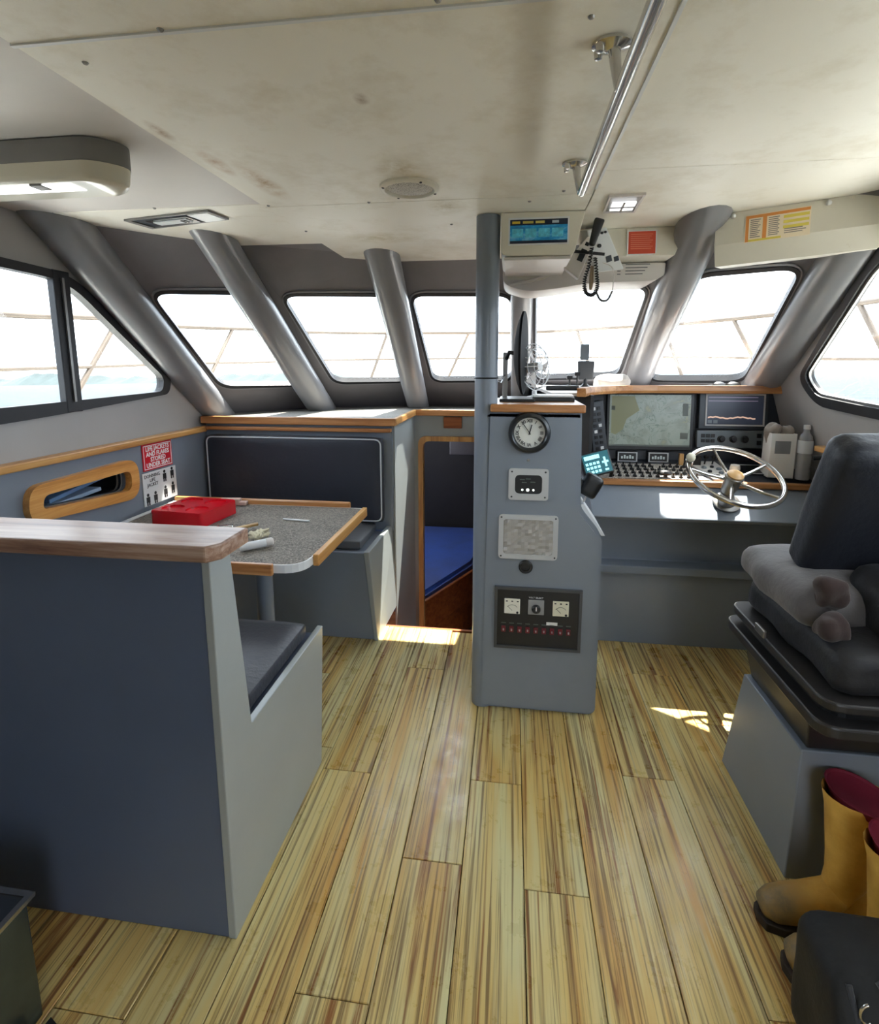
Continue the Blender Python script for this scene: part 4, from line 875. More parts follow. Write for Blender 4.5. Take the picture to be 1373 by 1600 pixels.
obj('arms', tube([(1.13, 3.20, 1.40), (1.10, 3.27, 1.385), (1.09, 3.33, 1.372)], .003, 6, bm=tube([(1.275, 3.20, 1.40), (1.28, 3.27, 1.385), (1.275, 3.33, 1.372)], .003, 6)), BLACK, sg); obj('bridge', tube([(1.19, 3.20, 1.395), (1.203, 3.197, 1.399), (1.215, 3.20, 1.395)], .003, 6), BLACK, sg)

# ================================================================== HELM SEAT
hs = thing('helm_chair', 'worn dark helm chair with grey cushion on a grey pedestal box', 'chair', (1.15, 1.65, 0))
obj('pedestal_box', hexa([(.832, 1.475, 0), (1.46, 1.475, 0), (1.46, 1.955, 0), (.832, 1.955, 0), (.832, 1.465, .432), (1.46, 1.465, .432), (1.46, 1.845, .432), (.832, 1.845, .432)], bev=.004), GREY, hs)
SEATB = paint('seat_black_metal', (40, 38, 38), .4, .15, .05); SEATC = fabric('seat_cover_black', (20, 20, 25), .25, .6, .05, 5, 500)
obj('plinth', hexa([(.850, 1.475, .432), (1.45, 1.475, .432), (1.45, 1.83, .432), (.850, 1.83, .432), (.815, 1.42, .60), (1.45, 1.42, .60), (1.45, 1.86, .60), (.815, 1.86, .60)], bev=.004), SEATB, hs)
obj('lower_tray', prism([tuple(p) for p in rpoly([(.762, 1.275), (1.47, 1.275), (1.47, 1.885), (.762, 1.885)], .06)], 'z', .602, .634, .006), SEATB, hs)
obj('suspension_bellows', prism([tuple(p) for p in rpoly([(.80, 1.32), (1.44, 1.32), (1.44, 1.85), (.80, 1.85)], .06)], 'z', .634, .665), BLACK, hs)
obj('upper_tray', prism([tuple(p) for p in rpoly([(.772, 1.285), (1.465, 1.285), (1.465, 1.875), (.772, 1.875)], .06)], 'z', .665, .690, .006), SEATB, hs)
obj('adjuster_lever', box(.765, 1.60, .690, .775, 1.66, .715, .003), DULLST, hs)
obj('seat_base_cover', puffy(.815, 1.32, .690, 1.45, 1.86, .80, .04, .01, .018, 14, 2, 8), SEATC, hs, smooth=70)
obj('seat_cushion', puffy(.798, 1.47, .775, 1.42, 1.935, .885, .05, .030, .016, 18, 6, 8), fabric('worn_grey_cushion', (86, 82, 83), .22, .7, .3, 6, 400), hs, smooth=70)
bb = puffy(-.26, -.065, 0, .26, .065, .455, .045, 0, .004, 14, 4, 6)
xf(bb, Matrix.Translation((1.125, 1.70, .885)) @ Matrix.Rotation(math.radians(21), 4, 'X'))
obj('backrest', bb, fabric('backrest_navy', (17, 22, 34), .12, .55, .05, 4, 500), hs, smooth=70)
obj('rear_cover', puffy(.955, 1.34, .70, 1.43, 1.60, .945, .06, .02, .022, 14, 8, 7), SEATC, hs, smooth=70)
FOAM = fabric('torn_foam', (54, 40, 38), .35, .95, .2, 14, 300)
for (x, y, z, sx, sz, sd_) in ((.862, 1.474, .895, .070, .085, 1), (.846, 1.424, .825, .060, .070, 2)):
    obj('torn_patch', puffy(x-sx*.5, y-.03, z-sz*.5, x+sx*.5, y+.04, z+sz*.5, .02, .0, .018, 8, sd_, 22), FOAM, hs, smooth=60)

# ================================================================== BOOTS, BAG, BOX
YEL = None
def boot_mat():
    m, nt, b = newmat('ochre_rubber'); v = tex(nt); n = noisef(nt, v, 9, 6, .7)
    c = ramp(nt, n, [(.3, lin((196, 146, 56))), (.7, lin((228, 184, 92)))])
    sep = N(nt, 'ShaderNodeSeparateXYZ'); t = N(nt, 'ShaderNodeTexCoord'); nt.links.new(t.outputs['Object'], sep.inputs[0])
    mr = N(nt, 'ShaderNodeMapRange'); mr.inputs['From Min'].default_value = -.10; mr.inputs['From Max'].default_value = -.19; nt.links.new(sep.outputs[0], mr.inputs[0])
    mu = N(nt, 'ShaderNodeMath', operation='MULTIPLY'); nt.links.new(mr.outputs[0], mu.inputs[0]); nt.links.new(ramp(nt, n, [(.3, (.4, .4, .4, 1)), (.6, (1, 1, 1, 1))]), mu.inputs[1])
    c = mixc(nt, mu.outputs[0], c, lin((112, 100, 78)))
    nt.links.new(c, b.inputs['Base Color']); b.inputs['Roughness'].default_value = .45; bump(nt, b, noisef(nt, v, 40, 4), .15, .003); return m
YEL = boot_mat(); LIN = paint('dark_red_lining', (120, 18, 44), .8, .1, .1); SOLE = paint('boot_sole', (52, 44, 38), .7, .1, .1)
def boot(label, loc, rz, h=.388):
    t = thing('rubber_boot', label, 'boot', loc, 'yellow rubber boots')
    # rings: (x, z, rx along foot plane, ry sideways, tilt of the ring plane about y: 0 = horizontal ring, 90 = upright ring)
    R = [(-.232, .050, .004, .012, 90), (-.225, .052, .026, .032, 90), (-.20, .054, .040, .044, 90), (-.16, .056, .046, .049, 88), (-.11, .060, .050, .048, 84), (-.065, .070, .058, .044, 72), (-.030, .090, .070, .044, 52), (-.010, .120, .066, .046, 28), (.0, .155, .060, .050, 8), (.0, .20, .062, .055, 0), (.0, .27, .070, .062, 0), (.0, .34, .078, .068, 0), (-.004, h, .088, .070, -4)]
    bm = bmesh.new(); rings = []; n = 24
    for (x, z, a, b_, ti) in R:
        ti = math.radians(ti); ux = Vector((math.cos(ti), 0, math.sin(ti))); rings.append([bm.verts.new(Vector((x, 0, z))+ux*a*math.cos(2*PI*k/n)+Vector((0, 1, 0))*b_*math.sin(2*PI*k/n)) for k in range(n)])
    for A, B in zip(rings, rings[1:]):
        for k in range(n): bm.faces.new((A[k], A[(k+1) % n], B[(k+1) % n], B[k]))
    bm.faces.new(rings[0][::-1])
    # heel volume is carried by the lower rings; flatten the underside
    for v in bm.verts: v.co.z = max(v.co.z, .018)
    fin(bm); bmesh.ops.translate(bm, vec=Vector(loc), verts=bm.verts[:]); obj('upper', bm, YEL, t, smooth=80)
    hb = lathe([(0, .012), (.045, .014), (.054, .03), (.056, .07), (.052, .12), (.03, .15), (0, .155)], (loc[0]+.012, loc[1], loc[2]), seg=20, sx=1.05, sy=.92); obj('heel_counter', hb, YEL, t, smooth=60)
    lin_ = lathe([(.082, .0), (.085, .004), (.088, .006), (.084, .006), (.076, -.01), (.062, -.05), (.050, -.12), (0, -.13)], (loc[0]-.004, loc[1], loc[2]+h), (.07, 0, 1), 24, sx=1.0, sy=.80); obj('lining', lin_, LIN, t, smooth=60)
    so_ = [(-.238, .0), (-.230, .030), (-.19, .048), (-.13, .052), (-.06, .044), (0, .044), (.05, .040), (.072, .018), (.072, -.018), (.05, -.040), (0, -.044), (-.06, -.044), (-.13, -.052), (-.19, -.048), (-.230, -.030)]
    bm = prism([(loc[0]+x, loc[1]+y) for x, y in so_], 'z', loc[2]+.0005, loc[2]+.026, .003); obj('sole', bm, SOLE, t)
    t.rotation_euler.z = rz; return t
boot('ochre rubber boot with dark red lining standing against the seat pedestal', (.932, 1.368, 0), math.radians(8))
boot('ochre rubber boot with red lining half hidden behind the black bag', (.942, 1.205, 0), math.radians(-2), .385)
bg_ = thing('black_bag', 'black padded bag with seams and a steel hook at the lower right corner', 'bag', (.85, .98, 0))
bm = puffy(.662, .80, .002, 1.06, 1.13, .30, .05, .0, .010, 16, 4, 6)
for v in bm.verts:
    z = max(0, v.co.z); k = (1.13-v.co.y)/.33
    v.co.y += .60*z*k
obj('bag_body', bm, fabric('black_nylon', (9, 10, 12), .2, .7, .03, 6, 400), bg_, smooth=70)
RIB = fabric('bag_webbing', (40, 42, 48), .15, .7)
def bagp(x, z, o=.006): return (x, .80+.60*z*1.0+.014-o*.75, z+o*.6)
obj('strap', tube([bagp(.692, .278), bagp(.696, .23), bagp(.706, .17), bagp(.72, .08)], .006, 8), RIB, bg_, smooth=60)
obj('strap', tube([bagp(.75, .288), bagp(.78, .235), bagp(.815, .17), bagp(.85, .08)], .009, 8), RIB, bg_, smooth=60)
obj('strap', tube([bagp(.93, .275), bagp(.89, .22), bagp(.85, .15), bagp(.83, .08)], .006, 8), RIB, bg_, smooth=60)
hc_ = Vector(bagp(.712, .245, .02))
obj('steel_hook', tube([hc_+Vector((.014*math.cos(a), 0, .022*math.sin(a))) for a in [PI*.55+PI*.11*k for k in range(11)]], .0032, 8), CHROME, bg_, smooth=60)
mb = thing('metal_box', 'dark steel box with bright rim at the lower left corner', 'box', (-1.3, .7, 0))
DST = paint('dark_stainless', (96, 104, 98), .25, .25, .05, metallic=.8, scale=6)
obj('box_body', hexa([(-1.60, .45, .0), (-1.055, .45, .0), (-1.055, .885, .0), (-1.60, .885, .0), (-1.60, .42, .285), (-1.075, .42, .285), (-1.075, .90, .285), (-1.60, .90, .285)], bev=.004), DST, mb)
obj('lid', box(-1.61, .41, .286, -1.068, .908, .300, .004), DARKP, mb)
obj('rim', ring([Vector((x, y, .294)) for x, y in ((-1.612, .408), (-1.064, .408), (-1.064, .912), (-1.612, .912))], [Vector((x, y, .294)) for x, y in ((-1.60, .42), (-1.078, .42), (-1.078, .898), (-1.60, .898))], (0, 0, 1), 0, .010), CHROME, mb)
tag(obj('floor_wedge', hexa([(-1.03, .80, .001), (-.99, .78, .001), (-.985, .86, .001), (-1.02, .87, .001), (-1.03, .80, .02), (-.99, .78, .006), (-.985, .86, .006), (-1.02, .87, .02)]), BLACK), 'small black rubber wedge on the floor beside the steel box', 'wedge')

# ================================================================== OVERHEAD
hr = thing('handrail', 'polished steel ceiling handrail with bracket mounts', 'handrail', (.19, 1.2, 2.0))
obj('rail', tube([(.190, .40, 2.005), (.190, 1.0, 2.005), (.192, 1.70, 2.005)], .0135, 14), CHROME, hr, smooth=60)
obj('rail_groove', box(.1885, .40, 1.9905, .1915, 1.69, 1.9925), DULLST, hr)
for y in (.45, 1.10, 1.68):
    obj('bracket', tube([(.185, y, 2.0), (.176, y-.002, 2.04), (.172, y, 2.072)], [.009, .010, .012], 12, bm=lathe([(.030, 0), (.030, .005), (.012, .012), (.010, .014)], (.168, y, 2.0795), (0, 0, -1), 20, sx=1.2)), CHROME, hr, smooth=50)
    obj('bolt', lathe([(0, .018), (.007, .016), (.008, .006), (.008, 0)], (.146, y-.012, 2.076), (0, 0, -1), 10, bm=lathe([(0, .018), (.007, .016), (.008, .006), (.008, 0)], (.146, y+.012, 2.076), (0, 0, -1), 10)), CHROME, hr, smooth=50)
sp = thing('ceiling_speaker', 'round off-white speaker grille set in the ceiling', 'speaker', (-.345, 1.825, 2.06))
obj('ring', lathe([(.098, 0), (.098, .006), (.092, .011), (.082, .012), (.079, .006), (.079, 0)], (-.345, 1.825, 2.0798), (0, 0, -1), 40), CREAM, sp, smooth=40)
m, nt, b = newmat('speaker_mesh'); v = tex(nt, (260, 260, 260)); vo = N(nt, 'ShaderNodeTexVoronoi', Scale=1.0); nt.links.new(v, vo.inputs['Vector'])
nt.links.new(ramp(nt, vo.outputs[0], [(.25, lin((120, 116, 112))), (.45, lin((200, 196, 188)))]), b.inputs['Base Color']); b.inputs['Roughness'].default_value = .6
obj('grille', lathe([(.080, .002), (.06, .008), (.03, .010), (0, .0105)], (-.345, 1.825, 2.0798), (0, 0, -1), 36), m, sp, smooth=60)
for a in (.5, 2.2, 3.6, 5.3): obj('screw', lathe([(0, .0135), (.004, .013), (.005, .010), (0, .010)], (-.345+.089*math.cos(a), 1.825+.089*math.sin(a), 2.0798), (0, 0, -1), 8), BLACK, sp)
fl = thing('ceiling_lamp', 'long tube lamp with grey base and cream diffuser on the left of the ceiling', 'lamp', (-1.5, 1.45, 1.95))
def lampsec(x, s): return None
LB = paint('lamp_base_grey', (128, 126, 124), .5, .05, .05)
outl = rpoly([(-2.30, 1.345), (-1.10, 1.345), (-1.035, 1.42), (-1.10, 1.50), (-2.30, 1.50)], [.01, .04, .05, .04, .01], 5)
outl = [(max(p[0], -1.90), p[1]) for p in outl]
obj('lamp_base', prism([tuple(p) for p in outl], 'z', 2.032, 2.090, .004), LB, fl, smooth=35)
cx_, cy_ = -1.5, 1.423
bm = bmesh.new(); secs = []
for z, k in ((2.032, .985), (2.005, .965), (1.990, .92), (1.984, .84)):
    secs.append([bm.verts.new((cx_+(p[0]-cx_)*(1-(1-k)*.28), cy_+(p[1]-cy_)*k, z)) for p in outl])
n_ = len(outl)
for A, B in zip(secs, secs[1:]):
    for k in range(n_): bm.faces.new((A[k], A[(k+1) % n_], B[(k+1) % n_], B[k]))
bm.faces.new(secs[-1]); bm.faces.new(secs[0][::-1]); fin(bm)
obj('diffuser', bm, paint('lamp_diffuser', (216, 210, 192), .3, .03, .02, coat=.3), fl, smooth=35)
obj('lit_window', box(-1.87, 1.366, 1.981, -1.18, 1.425, 1.9845, .001), glow('lamp_cool_white', (250, 252, 255), 1.0), fl)
obj('catch', box(-1.30, 1.362, 1.978, -1.265, 1.40, 1.990, .002), LB, fl)
def downlight(name, label, P, slant, par=None):
    t = thing('recessed_light', label, 'lamp', tuple(sum((Vector(p) for p in P), Vector((0, 0)))/4)+(2.07,))
    Pz = [Vector((x, y, 2.0915 if name == 'l' else 2.0798)) for x, y in P]; c = sum(Pz, Vector())/4
    inn = [c+(p-c)*.88 for p in Pz]
    obj('bezel', ring(Pz, inn, (0, 0, -1), 0, .008), LB if name == 'l' else OFFW, t)
    obj('tray', plate([p+Vector((0, 0, -.001)) for p in inn], (0, 0, -1), .003), DARKP if name == 'l' else DULLST, t)
    return t, Pz, c
t, Pz, c = downlight('l', 'flush rectangular light with metal tray in the left ceiling panel', [(-1.58, 2.09), (-1.165, 2.01), (-1.145, 2.13), (-1.55, 2.225)], 0)
def lerpq(P, u, v, dz): a = P[0].lerp(P[1], u); b_ = P[3].lerp(P[2], u); return a.lerp(b_, v)+Vector((0, 0, dz))
def quad(P, u0, v0, u1, v1, dz): return [lerpq(P, u0, v0, dz), lerpq(P, u1, v0, dz), lerpq(P, u1, v1, dz), lerpq(P, u0, v1, dz)]
obj('reflector', plate(quad(Pz, .20, .2, .70, .85, -.006), (0, 0, -1), .004), CHROME, t)
obj('lens', plate(quad(Pz, .26, .3, .66, .62, -.011), (0, 0, -1), .004), paint('lens_white', (232, 236, 240), .2, .02), t)
obj('side_plate', plate(quad(Pz, .74, .08, .97, .92, -.006), (0, 0, -1), .004), WHITE, t)
for u in (.58, .62): obj('switch', plate(quad(Pz, u, .35, u+.02, .55, -.0152), (0, 0, -1), .003), BLACK, t)
t, Pz, c = downlight('r', 'small square light with slotted lens in the ceiling above the radio', [(.318, 1.99), (.438, 1.985), (.448, 2.20), (.330, 2.195)], 0)
obj('lens', plate(quad(Pz, .16, .30, .84, .74, -.008), (0, 0, -1), .006), glow('lamp_cool_white', (250, 252, 255), 1.0), t)
obj('lens_bar', plate(quad(Pz, .46, .26, .52, .78, -.014), (0, 0, -1), .003), DULLST, t); obj('lens_bar', plate(quad(Pz, .12, .50, .88, .54, -.014), (0, 0, -1), .003), DULLST, t)

# header boxes
ha = thing('overhead_locker', 'cream overhead box carrying the blue card, right of the pole', 'locker', (.09, 2.3, 1.92))
loopA = rpoly([(-.052, 1.922), (.225, 1.918), (.262, 2.079), (-.052, 2.079)], [.025, .02, .003, .003])
obj('box_front', prism([tuple(p) for p in loopA], 'y', 2.160, 2.55, .003), CREAM, ha)
obj('bottom_moulding', box(-.04, 2.166, 1.905, .215, 2.54, 1.9175, .003), OFFW, ha)
hb_ = thing('overhead_locker', 'cream overhead box carrying the red card, between the radio and the pillar', 'locker', (.5, 2.6, 1.955))
obj('box_front', hexa([(.31, 2.445, 1.962), (.665, 2.430, 1.958), (.665, 2.80, 1.958), (.31, 2.80, 1.962), (.31, 2.46, 2.079), (.72, 2.455, 2.079), (.72, 2.75, 2.079), (.31, 2.75, 2.079)], bev=.003), CREAM, hb_)
hc = thing('overhead_shelf', 'curved pale overhead shelf with printed lines hanging over the helm windows', 'shelf', (.3, 2.65, 1.83))
prc = rpoly([(-.05, 1.955), (-.05, 1.875), (.06, 1.838), (.20, 1.850), (.34, 1.872), (.62, 1.876), (.665, 1.90), (.668, 1.955)], [.02, .05, .06, .08, .08, .02, .01, .01])
obj('panel_shell', prism([tuple(p) for p in prc], 'y', 2.565, 2.84, .004), OFFW, hc, smooth=35)
obj('round_moulding', prism([tuple(p) for p in rpoly([(-.03, 1.945), (-.03, 1.895), (.14, 1.885), (.20, 1.945)], [.01, .01, .05, .02])], 'y', 2.552, 2.563, .002), CREAM, hc, smooth=35)
obj('trunking', tube([(.21, 2.555, 1.965), (.17, 2.545, 1.92), (.08, 2.548, 1.885), (-.02, 2.552, 1.870)], .007, 8), OFFW, hc, smooth=60)
for k in range(4): obj('printed_line', box(.495, 2.5635, 1.962-.0135*k-.012, .60-.01*k, 2.5645, 1.955-.0135*k-.0085), paint('print_grey', (92, 92, 96), .6), hc); obj('printed_mark', box(.46, 2.5635, 1.962-.0135*k-.012, .475, 2.5645, 1.955-.0135*k-.0085), paint('print_grey', (92, 92, 96), .6), hc)
hd = thing('overhead_locker', 'long cream overhead box carrying the yellow card at the right', 'locker', (1.0, 2.2, 1.88))
def q3(a, b_, z, off=0): return [(a[0], a[1], z), (b_[0], b_[1], z)]
fL = Vector((.775, 2.30, 0)); fR = Vector((1.30, 2.03, 0)); bk2 = Vector((.10, .42, 0))
dn = (fR-fL).normalized(); nn = Vector((dn.y, -dn.x, 0))
def D(u, off, z): p = fL.lerp(fR, u)+nn*off; return Vector((p.x, p.y, z))
bm = bmesh.new()
prf = [(.0, 2.079), (.0, 1.965), (-.055, 1.893), (-.22, 1.91), (-.22, 2.079)]
A = [bm.verts.new(D(0, o_, z)) for o_, z in prf]; B = [bm.verts.new(D(1 if z > 1.95 else .86, o_, z+.012)) if z < 1.95 else bm.verts.new(D(1, o_, min(z+.012, 2.079))) for o_, z in prf]
bm.faces.new(A); bm.faces.new(B[::-1])
for k in range(5): bm.faces.new((A[k], B[k], B[(k+1) % 5], A[(k+1) % 5]))
fin(bm); obj('box_front', bm, CREAM, hd)
for u, z in ((.10, 2.071), (.60, 2.071)): obj('button_head', lathe([(0, .012), (.007, .009), (.009, .002), (.009, 0)], D(u, .001, z-.006), nn, 14), WHITE, hd, smooth=60)
# printed cards
def card(name, label, M, w, h, mat):
    t = thing(name, label, 'card', tuple(M.translation)); obj('sheet', local_box(M, -w/2, -h/2, 0, w/2, h/2, .002), mat, t); return t
Mb = frame((.090, 2.1592, 2.008), (1, 0, 0), (0, 0, 1))
t = card('species_card', 'blue printed card with dark header on the overhead box right of the pole', Mb, .228, .100, WHITE)
m, nt, b = newmat('blue_card_print'); v = tex(nt, (9, 9, 30)); n = noisef(nt, v, 1, 5, .7)
nt.links.new(ramp(nt, n, [(.35, lin((10, 100, 170))), (.52, lin((30, 160, 226))), (.68, lin((140, 216, 244)))]), b.inputs['Base Color']); b.inputs['Roughness'].default_value = .35
obj('blue_field', local_box(Mb, -.108, -.034, .002, .108, .022, .0025), m, t)
obj('header_band', local_box(Mb, -.108, .022, .002, .108, .043, .0025), paint('card_navy', (24, 34, 60), .4), t); obj('footer_band', local_box(Mb, -.108, -.044, .002, .108, -.034, .0025), paint('card_navy', (24, 34, 60), .4), t)
for x0, x1, c_ in ((-.10, -.07, (226, 196, 60)), (-.06, -.02, (206, 186, 90)), (-.012, .022, (214, 200, 110)), (.05, .075, (190, 200, 210))): obj('header_word', local_box(Mb, x0, .028, .0025, x1, .037, .003), paint('card_word_%d' % c_[2], c_, .5), t)
for x0 in (-.10, -.05, .0, .05): obj('picture_patch', local_box(Mb, x0, -.022, .0025, x0+.042, .010, .003), paint('card_patch', (96, 200, 240), .4, .35, 0, scale=60), t)
Mo = frame((.533, 2.4425, 2.014), (1, .0, 0), (0, .11, 1))
t = card('notice_card', 'small red-orange notice card with white border above the printed panel', Mo, .122, .104, WHITE)
obj('red_field', local_box(Mo, -.055, -.046, .002, .055, .047, .0025), paint('notice_red', (206, 76, 50), .45, .05), t)
for k in range(8): obj('text_line', local_box(Mo, -.046, .034-.0085*k, .0025, .044-.006*(k % 3), .036-.0085*k, .0028), paint('notice_text', (236, 150, 120), .5), t)
pc = D(.33, .001, 2.0); Myl = frame(tuple(D(.345, .0012, 2.013)), dn+Vector((0, 0, .023)), (0, 0, 1))
t = card('procedure_card', 'yellow and white printed procedure card on the overhead box at the right', Myl, .205, .098, paint('card_cream', (238, 222, 196), .5))
ORG = paint('card_orange', (224, 146, 72), .5); YLW = paint('card_yellow', (226, 208, 92), .5); PRT = paint('card_print', (130, 124, 120), .6)
obj('orange_band', local_box(Myl, -.10, .036, .002, .10, .046, .0025), ORG, t); obj('orange_band', local_box(Myl, -.10, -.047, .002, -.09, .036, .0025), ORG, t)
obj('orange_band', local_box(Myl, -.045, -.040, .002, -.032, .036, .0025), ORG, t); obj('yellow_band', local_box(Myl, -.09, -.047, .002, .015, -.040, .0025), YLW, t)
for k in range(3): obj('yellow_band', local_box(Myl, .020, .020-.018*k, .002, .098, .030-.018*k, .0025), YLW, t)
for k in range(10):
    y_ = .028-.0068*k
    obj('text_line', local_box(Myl, -.085, y_, .002, -.052-.004*(k % 3), y_+.003, .0024), PRT, t); obj('text_line', local_box(Myl, -.026, y_, .002, .008-.004*(k % 2), y_+.003, .0024), PRT, t)
    if k > 6: obj('text_line', local_box(Myl, .024, y_, .002, .09-.01*(k % 2), y_+.003, .0024), PRT, t)

# VHF radio, microphone and coiled cord
vr = thing('vhf_radio', 'white marine radio set tilted under the ceiling beside the red card', 'radio', (.37, 2.33, 1.88))
Mv = Matrix.Translation((.345, 2.36, 1.99)) @ Matrix.Rotation(math.radians(6), 4, 'Z') @ Matrix.Rotation(math.radians(-18), 4, 'Y') @ Matrix.Rotation(math.radians(14), 4, 'X')
obj('case', xf(hexa([(-.035, 0, -.10), (.085, 0, -.125), (.085, .10, -.11), (-.035, .10, -.10), (-.035, 0, .075), (.045, 0, .06), (.045, .10, .06), (-.035, .10, .075)], bev=.005), Mv), WHITE, vr)
for x, z, r in ((.0, .045, .008), (.02, .045, .005), (.034, .044, .005), (.0, .0, .008)): obj('knob', xf(lathe([(r, 0), (r, .01), (0, .012)], (x, 0, z), (0, -1, 0), 12), Mv), BLACK, vr, smooth=40)
obj('display_window', xf(box(.018, -.003, -.075, .042, 0, -.050, .001), Mv), DARKP, vr); obj('display_window', xf(box(.050, -.003, -.082, .070, 0, -.062, .001), Mv), DARKP, vr)
Mw = Matrix.Translation((.278, 2.34, 1.955)) @ Matrix.Rotation(math.radians(24), 4, 'Y')
obj('side_speaker', xf(hexa([(-.05, 0, -.075), (.03, 0, -.095), (.03, .07, -.09), (-.05, .07, -.07), (-.012, 0, .07), (.022, 0, .075), (.022, .07, .07), (-.012, .07, .07)], bev=.004), Mw), OFFW, vr)
obj('speaker_slot', xf(box(-.012, -.003, -.03, .012, 0, .02, .002), Mw), BLACK, vr); obj('speaker_slot', xf(box(-.008, -.003, .035, .008, 0, .05, .002), Mw), BLACK, vr)
obj('strap', xf(box(-.06, -.012, -.004, .065, -.006, .008, .001), Matrix.Translation((.30, 2.335, 1.955)) @ Matrix.Rotation(.12, 4, 'Y')), BLACK, vr)
obj('hanger', tube([(.345, 2.36, 2.075), (.345, 2.37, 2.03)], .012, 8), OFFW, vr)
mc = thing('radio_microphone', 'black radio microphone hanging upright with coiled cord looping below', 'microphone', (.30, 2.25, 1.80))
Mm = Matrix.Translation((.315, 2.255, 2.015)) @ Matrix.Rotation(math.radians(14), 4, 'Y')
obj('mic_body', xf(hexa([(-.014, -.016, -.05), (.010, -.016, -.05), (.010, .010, -.05), (-.014, .010, -.05), (-.020, -.02, .055), (.020, -.02, .055), (.020, .012, .055), (-.020, .012, .055)], bev=.008), Mm), BLACK, mc, smooth=50)
path = [Vector(p) for p in ((.305, 2.27, 1.965), (.297, 2.27, 1.90), (.283, 2.275, 1.84), (.290, 2.28, 1.795), (.318, 2.285, 1.785), (.335, 2.285, 1.815), (.330, 2.285, 1.87), (.322, 2.285, 1.93))]
def catmull(P, n=14):
    out = []
    for i in range(len(P)-1):
        p0, p1, p2, p3 = P[max(i-1, 0)], P[i], P[i+1], P[min(i+2, len(P)-1)]
        for j in range(n):
            t_ = j/n; out.append(.5*((2*p1)+(-p0+p2)*t_+(2*p0-5*p1+4*p2-p3)*t_**2+(-p0+3*p1-3*p2+p3)*t_**3))
    return out+[P[-1]]
cl = catmull(path, 40); hel = []
for i, p in enumerate(cl):
    d = (cl[min(i+1, len(cl)-1)]-cl[max(i-1, 0)]).normalized(); u = d.cross(Vector((0, 1, 0))).normalized(); w_ = Vector((0, 1, 0)); a = i*.95
    hel.append(p+(u*math.cos(a)+w_*math.sin(a))*.0062)
obj('coiled_cord', tube(hel, .0028, 6), BLACK, mc, smooth=60)
obj('lead', tube(catmull([Vector(p) for p in ((.330, 2.285, 1.80), (.350, 2.285, 1.765), (.378, 2.29, 1.765), (.397, 2.30, 1.80))], 8), .0045, 8), paint('dark_grey_lead', (80, 80, 82), .5), mc, smooth=60)
obj('thin_lead', tube(catmull([Vector(p) for p in ((.398, 2.30, 1.80), (.402, 2.31, 1.86), (.395, 2.33, 1.90), (.36, 2.34, 1.92))], 8), .0018, 6), OFFW, mc, smooth=60)
tag(obj('spare_cord', tube(catmull([Vector(p) for p in ((.312, 2.30, 1.90), (.309, 2.30, 1.85), (.311, 2.30, 1.81), (.317, 2.30, 1.84), (.316, 2.30, 1.90))], 8), .005, 8), paint('tan_cord', (170, 150, 126), .8), smooth=60), 'tan cord looped inside the black coiled cord under the radio', 'cord')

# ================================================================== OUTSIDE
RAILM = paint('outside_rail_steel', (92, 80, 68), .5, .15, .1, metallic=.2)
up_ = [(-2.60, 1.2, 1.75), (-2.90, 2.75, 1.795), (-2.95, 3.62, 1.846), (-3.0, 4.57, 1.856), (-2.85, 5.68, 1.906), (-2.65, 6.70, 1.935), (-1.78, 7.35, 1.95), (-.483, 7.42, 1.95), (.293, 7.38, 1.95), (1.378, 6.48, 1.95), (1.731, 6.24, 1.95), (2.25, 5.1, 1.943), (2.42, 4.02, 1.935), (2.40, 2.6, 1.90)]
lo_ = [(-2.60, 1.2, 1.45), (-2.90, 2.70, 1.482), (-2.95, 3.62, 1.50), (-3.0, 4.57, 1.524), (-2.80, 5.68, 1.542), (-2.50, 6.60, 1.574), (-1.60, 7.35, 1.595), (-.48, 7.42, 1.604), (.30, 7.38, 1.611), (1.40, 6.48, 1.603), (1.78, 6.10, 1.595), (2.342, 5.1, 1.568), (2.50, 4.05, 1.548), (2.50, 2.6, 1.53)]
gr = thing('guard_rail', 'weathered steel guard rail round the foredeck outside the windows', 'railing', (-.3, 5, 1.02))
obj('top_rail', tube(catmull([Vector(p) for p in up_], 6), .021, 8), RAILM, gr, smooth=60)
obj('lower_rail', tube(catmull([Vector(p) for p in lo_], 6), .014, 8), RAILM, gr, smooth=60)
cu = catmull([Vector(p) for p in up_], 20)
def near(x, y): return min(cu, key=lambda p: (p.x-x)**2+(p.y-y)**2)
for (x, y, bx, by) in ((-2.93, 3.75, -2.93, 3.0), (-2.95, 5.35, -2.98, 4.6), (-2.60, 6.72, -2.75, 6.1), (-1.70, 7.36, -2.0, 7.0), (-.62, 7.42, -1.0, 7.2), (.75, 7.0, 1.1, 6.6), (1.62, 6.3, 1.9, 5.8), (2.10, 5.55, 2.35, 4.9), (2.40, 4.2, 2.5, 3.5)):
    p = near(x, y); obj('stanchion', tube([p, Vector((bx, by, 1.02))], .019, 8), RAILM, gr, smooth=60)
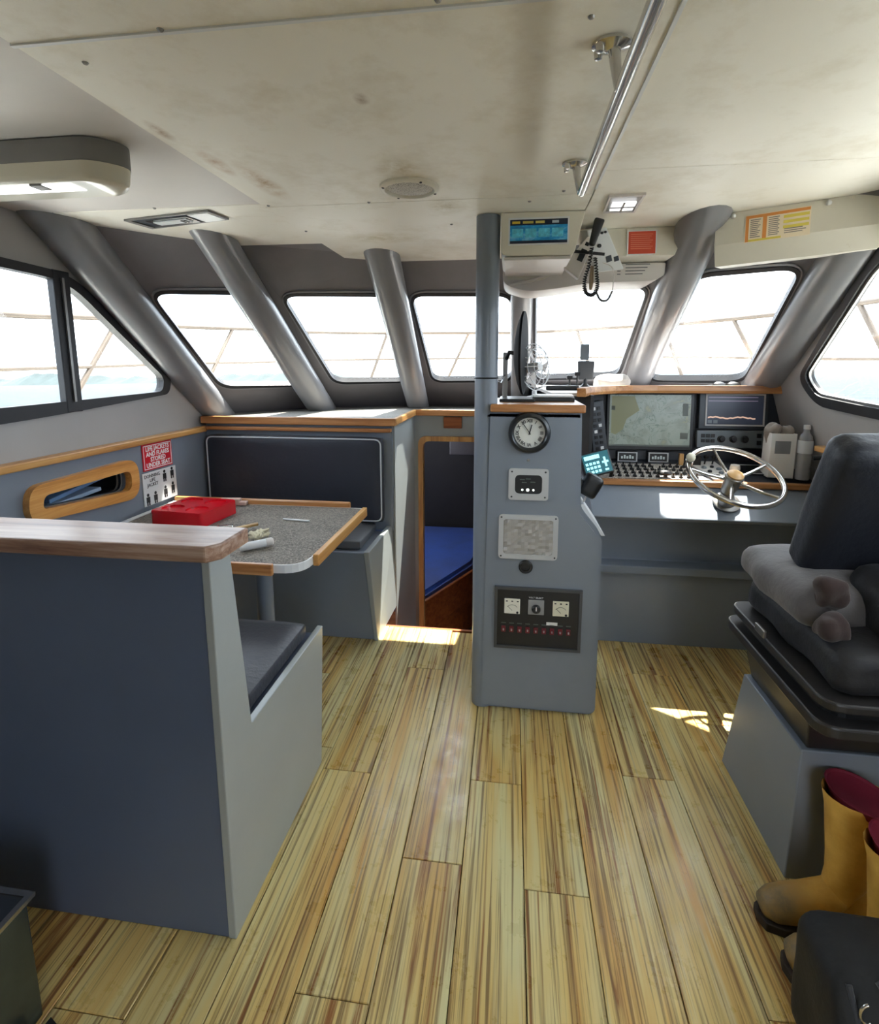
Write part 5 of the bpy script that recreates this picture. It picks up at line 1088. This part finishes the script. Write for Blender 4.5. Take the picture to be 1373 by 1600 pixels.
dk = obj('foredeck', prism([(-3.05, -3), (-3.05, 4.8), (-2.6, 6.8), (-1.5, 7.7), (-.3, 7.9), (.7, 7.7), (1.9, 6.6), (2.6, 4.8), (2.6, -3), (1.60, -3), (1.60, 3.2), (.9, 4.1), (.1, 4.4), (-.8, 4.4), (-1.5, 4.1), (-2.0, 3.4), (-2.0, -3)], 'z', .96, 1.02), paint('deck_white', (222, 222, 216), .7, .06), kind='structure')
# sea, slightly rolled against the boat
sn = Vector((-.0197, .0175, 1)).normalized()
m, nt, b = newmat('sea_water'); v = tex(nt, (1, 1, 1)); n1 = noisef(nt, v, .35, 8, .65); n2 = noisef(nt, v, .02, 3)
nt.links.new(ramp(nt, n1, [(.35, lin((14, 28, 36))), (.62, lin((44, 58, 64)))]), b.inputs['Base Color']); b.inputs['Roughness'].default_value = .35; b.inputs['Specular IOR Level'].default_value = .03
bump(nt, b, n1, 1.0, 1.2)
bm = bmesh.new(); bmesh.ops.create_grid(bm, x_segments=40, y_segments=40, size=3000)
me_q = sn.to_track_quat('Z', 'Y').to_matrix().to_4x4(); xf(bm, Matrix.Translation((0, 0, -1.6)) @ me_q)
o = obj('sea', bm, m, kind='structure')
def shore(name, label, X0, X1, Yd, hmax, seed, mat):
    random.seed(seed); bm = bmesh.new(); n = 90; F_, T_, K_ = [], [], []
    for i in range(n+1):
        x = X0+(X1-X0)*i/n; base = -1.6-(-.0197*x+.0175*Yd); e = min(1, i/6, (n-i)/6)
        h = hmax*e*(.45+.9*abs(noise.noise(Vector((i*.11, seed, 0))))+.35*random.random()**2)
        F_.append(bm.verts.new((x, Yd, base-1))); T_.append(bm.verts.new((x, Yd+40, base+h))); K_.append(bm.verts.new((x, Yd+120, base-1)))
    for i in range(n):
        bm.faces.new((F_[i], F_[i+1], T_[i+1], T_[i])); bm.faces.new((T_[i], T_[i+1], K_[i+1], K_[i]))
    fin(bm); tag(obj(name, bm, mat), label, 'shore')
HILL = paint("hazy_shore_green", (62, 72, 72), .9, .2, 0, scale=.02)
shore('shoreline', 'low hazy wooded shore on the horizon through the left windows', -2300, -330, 1200, 26, 3, HILL)
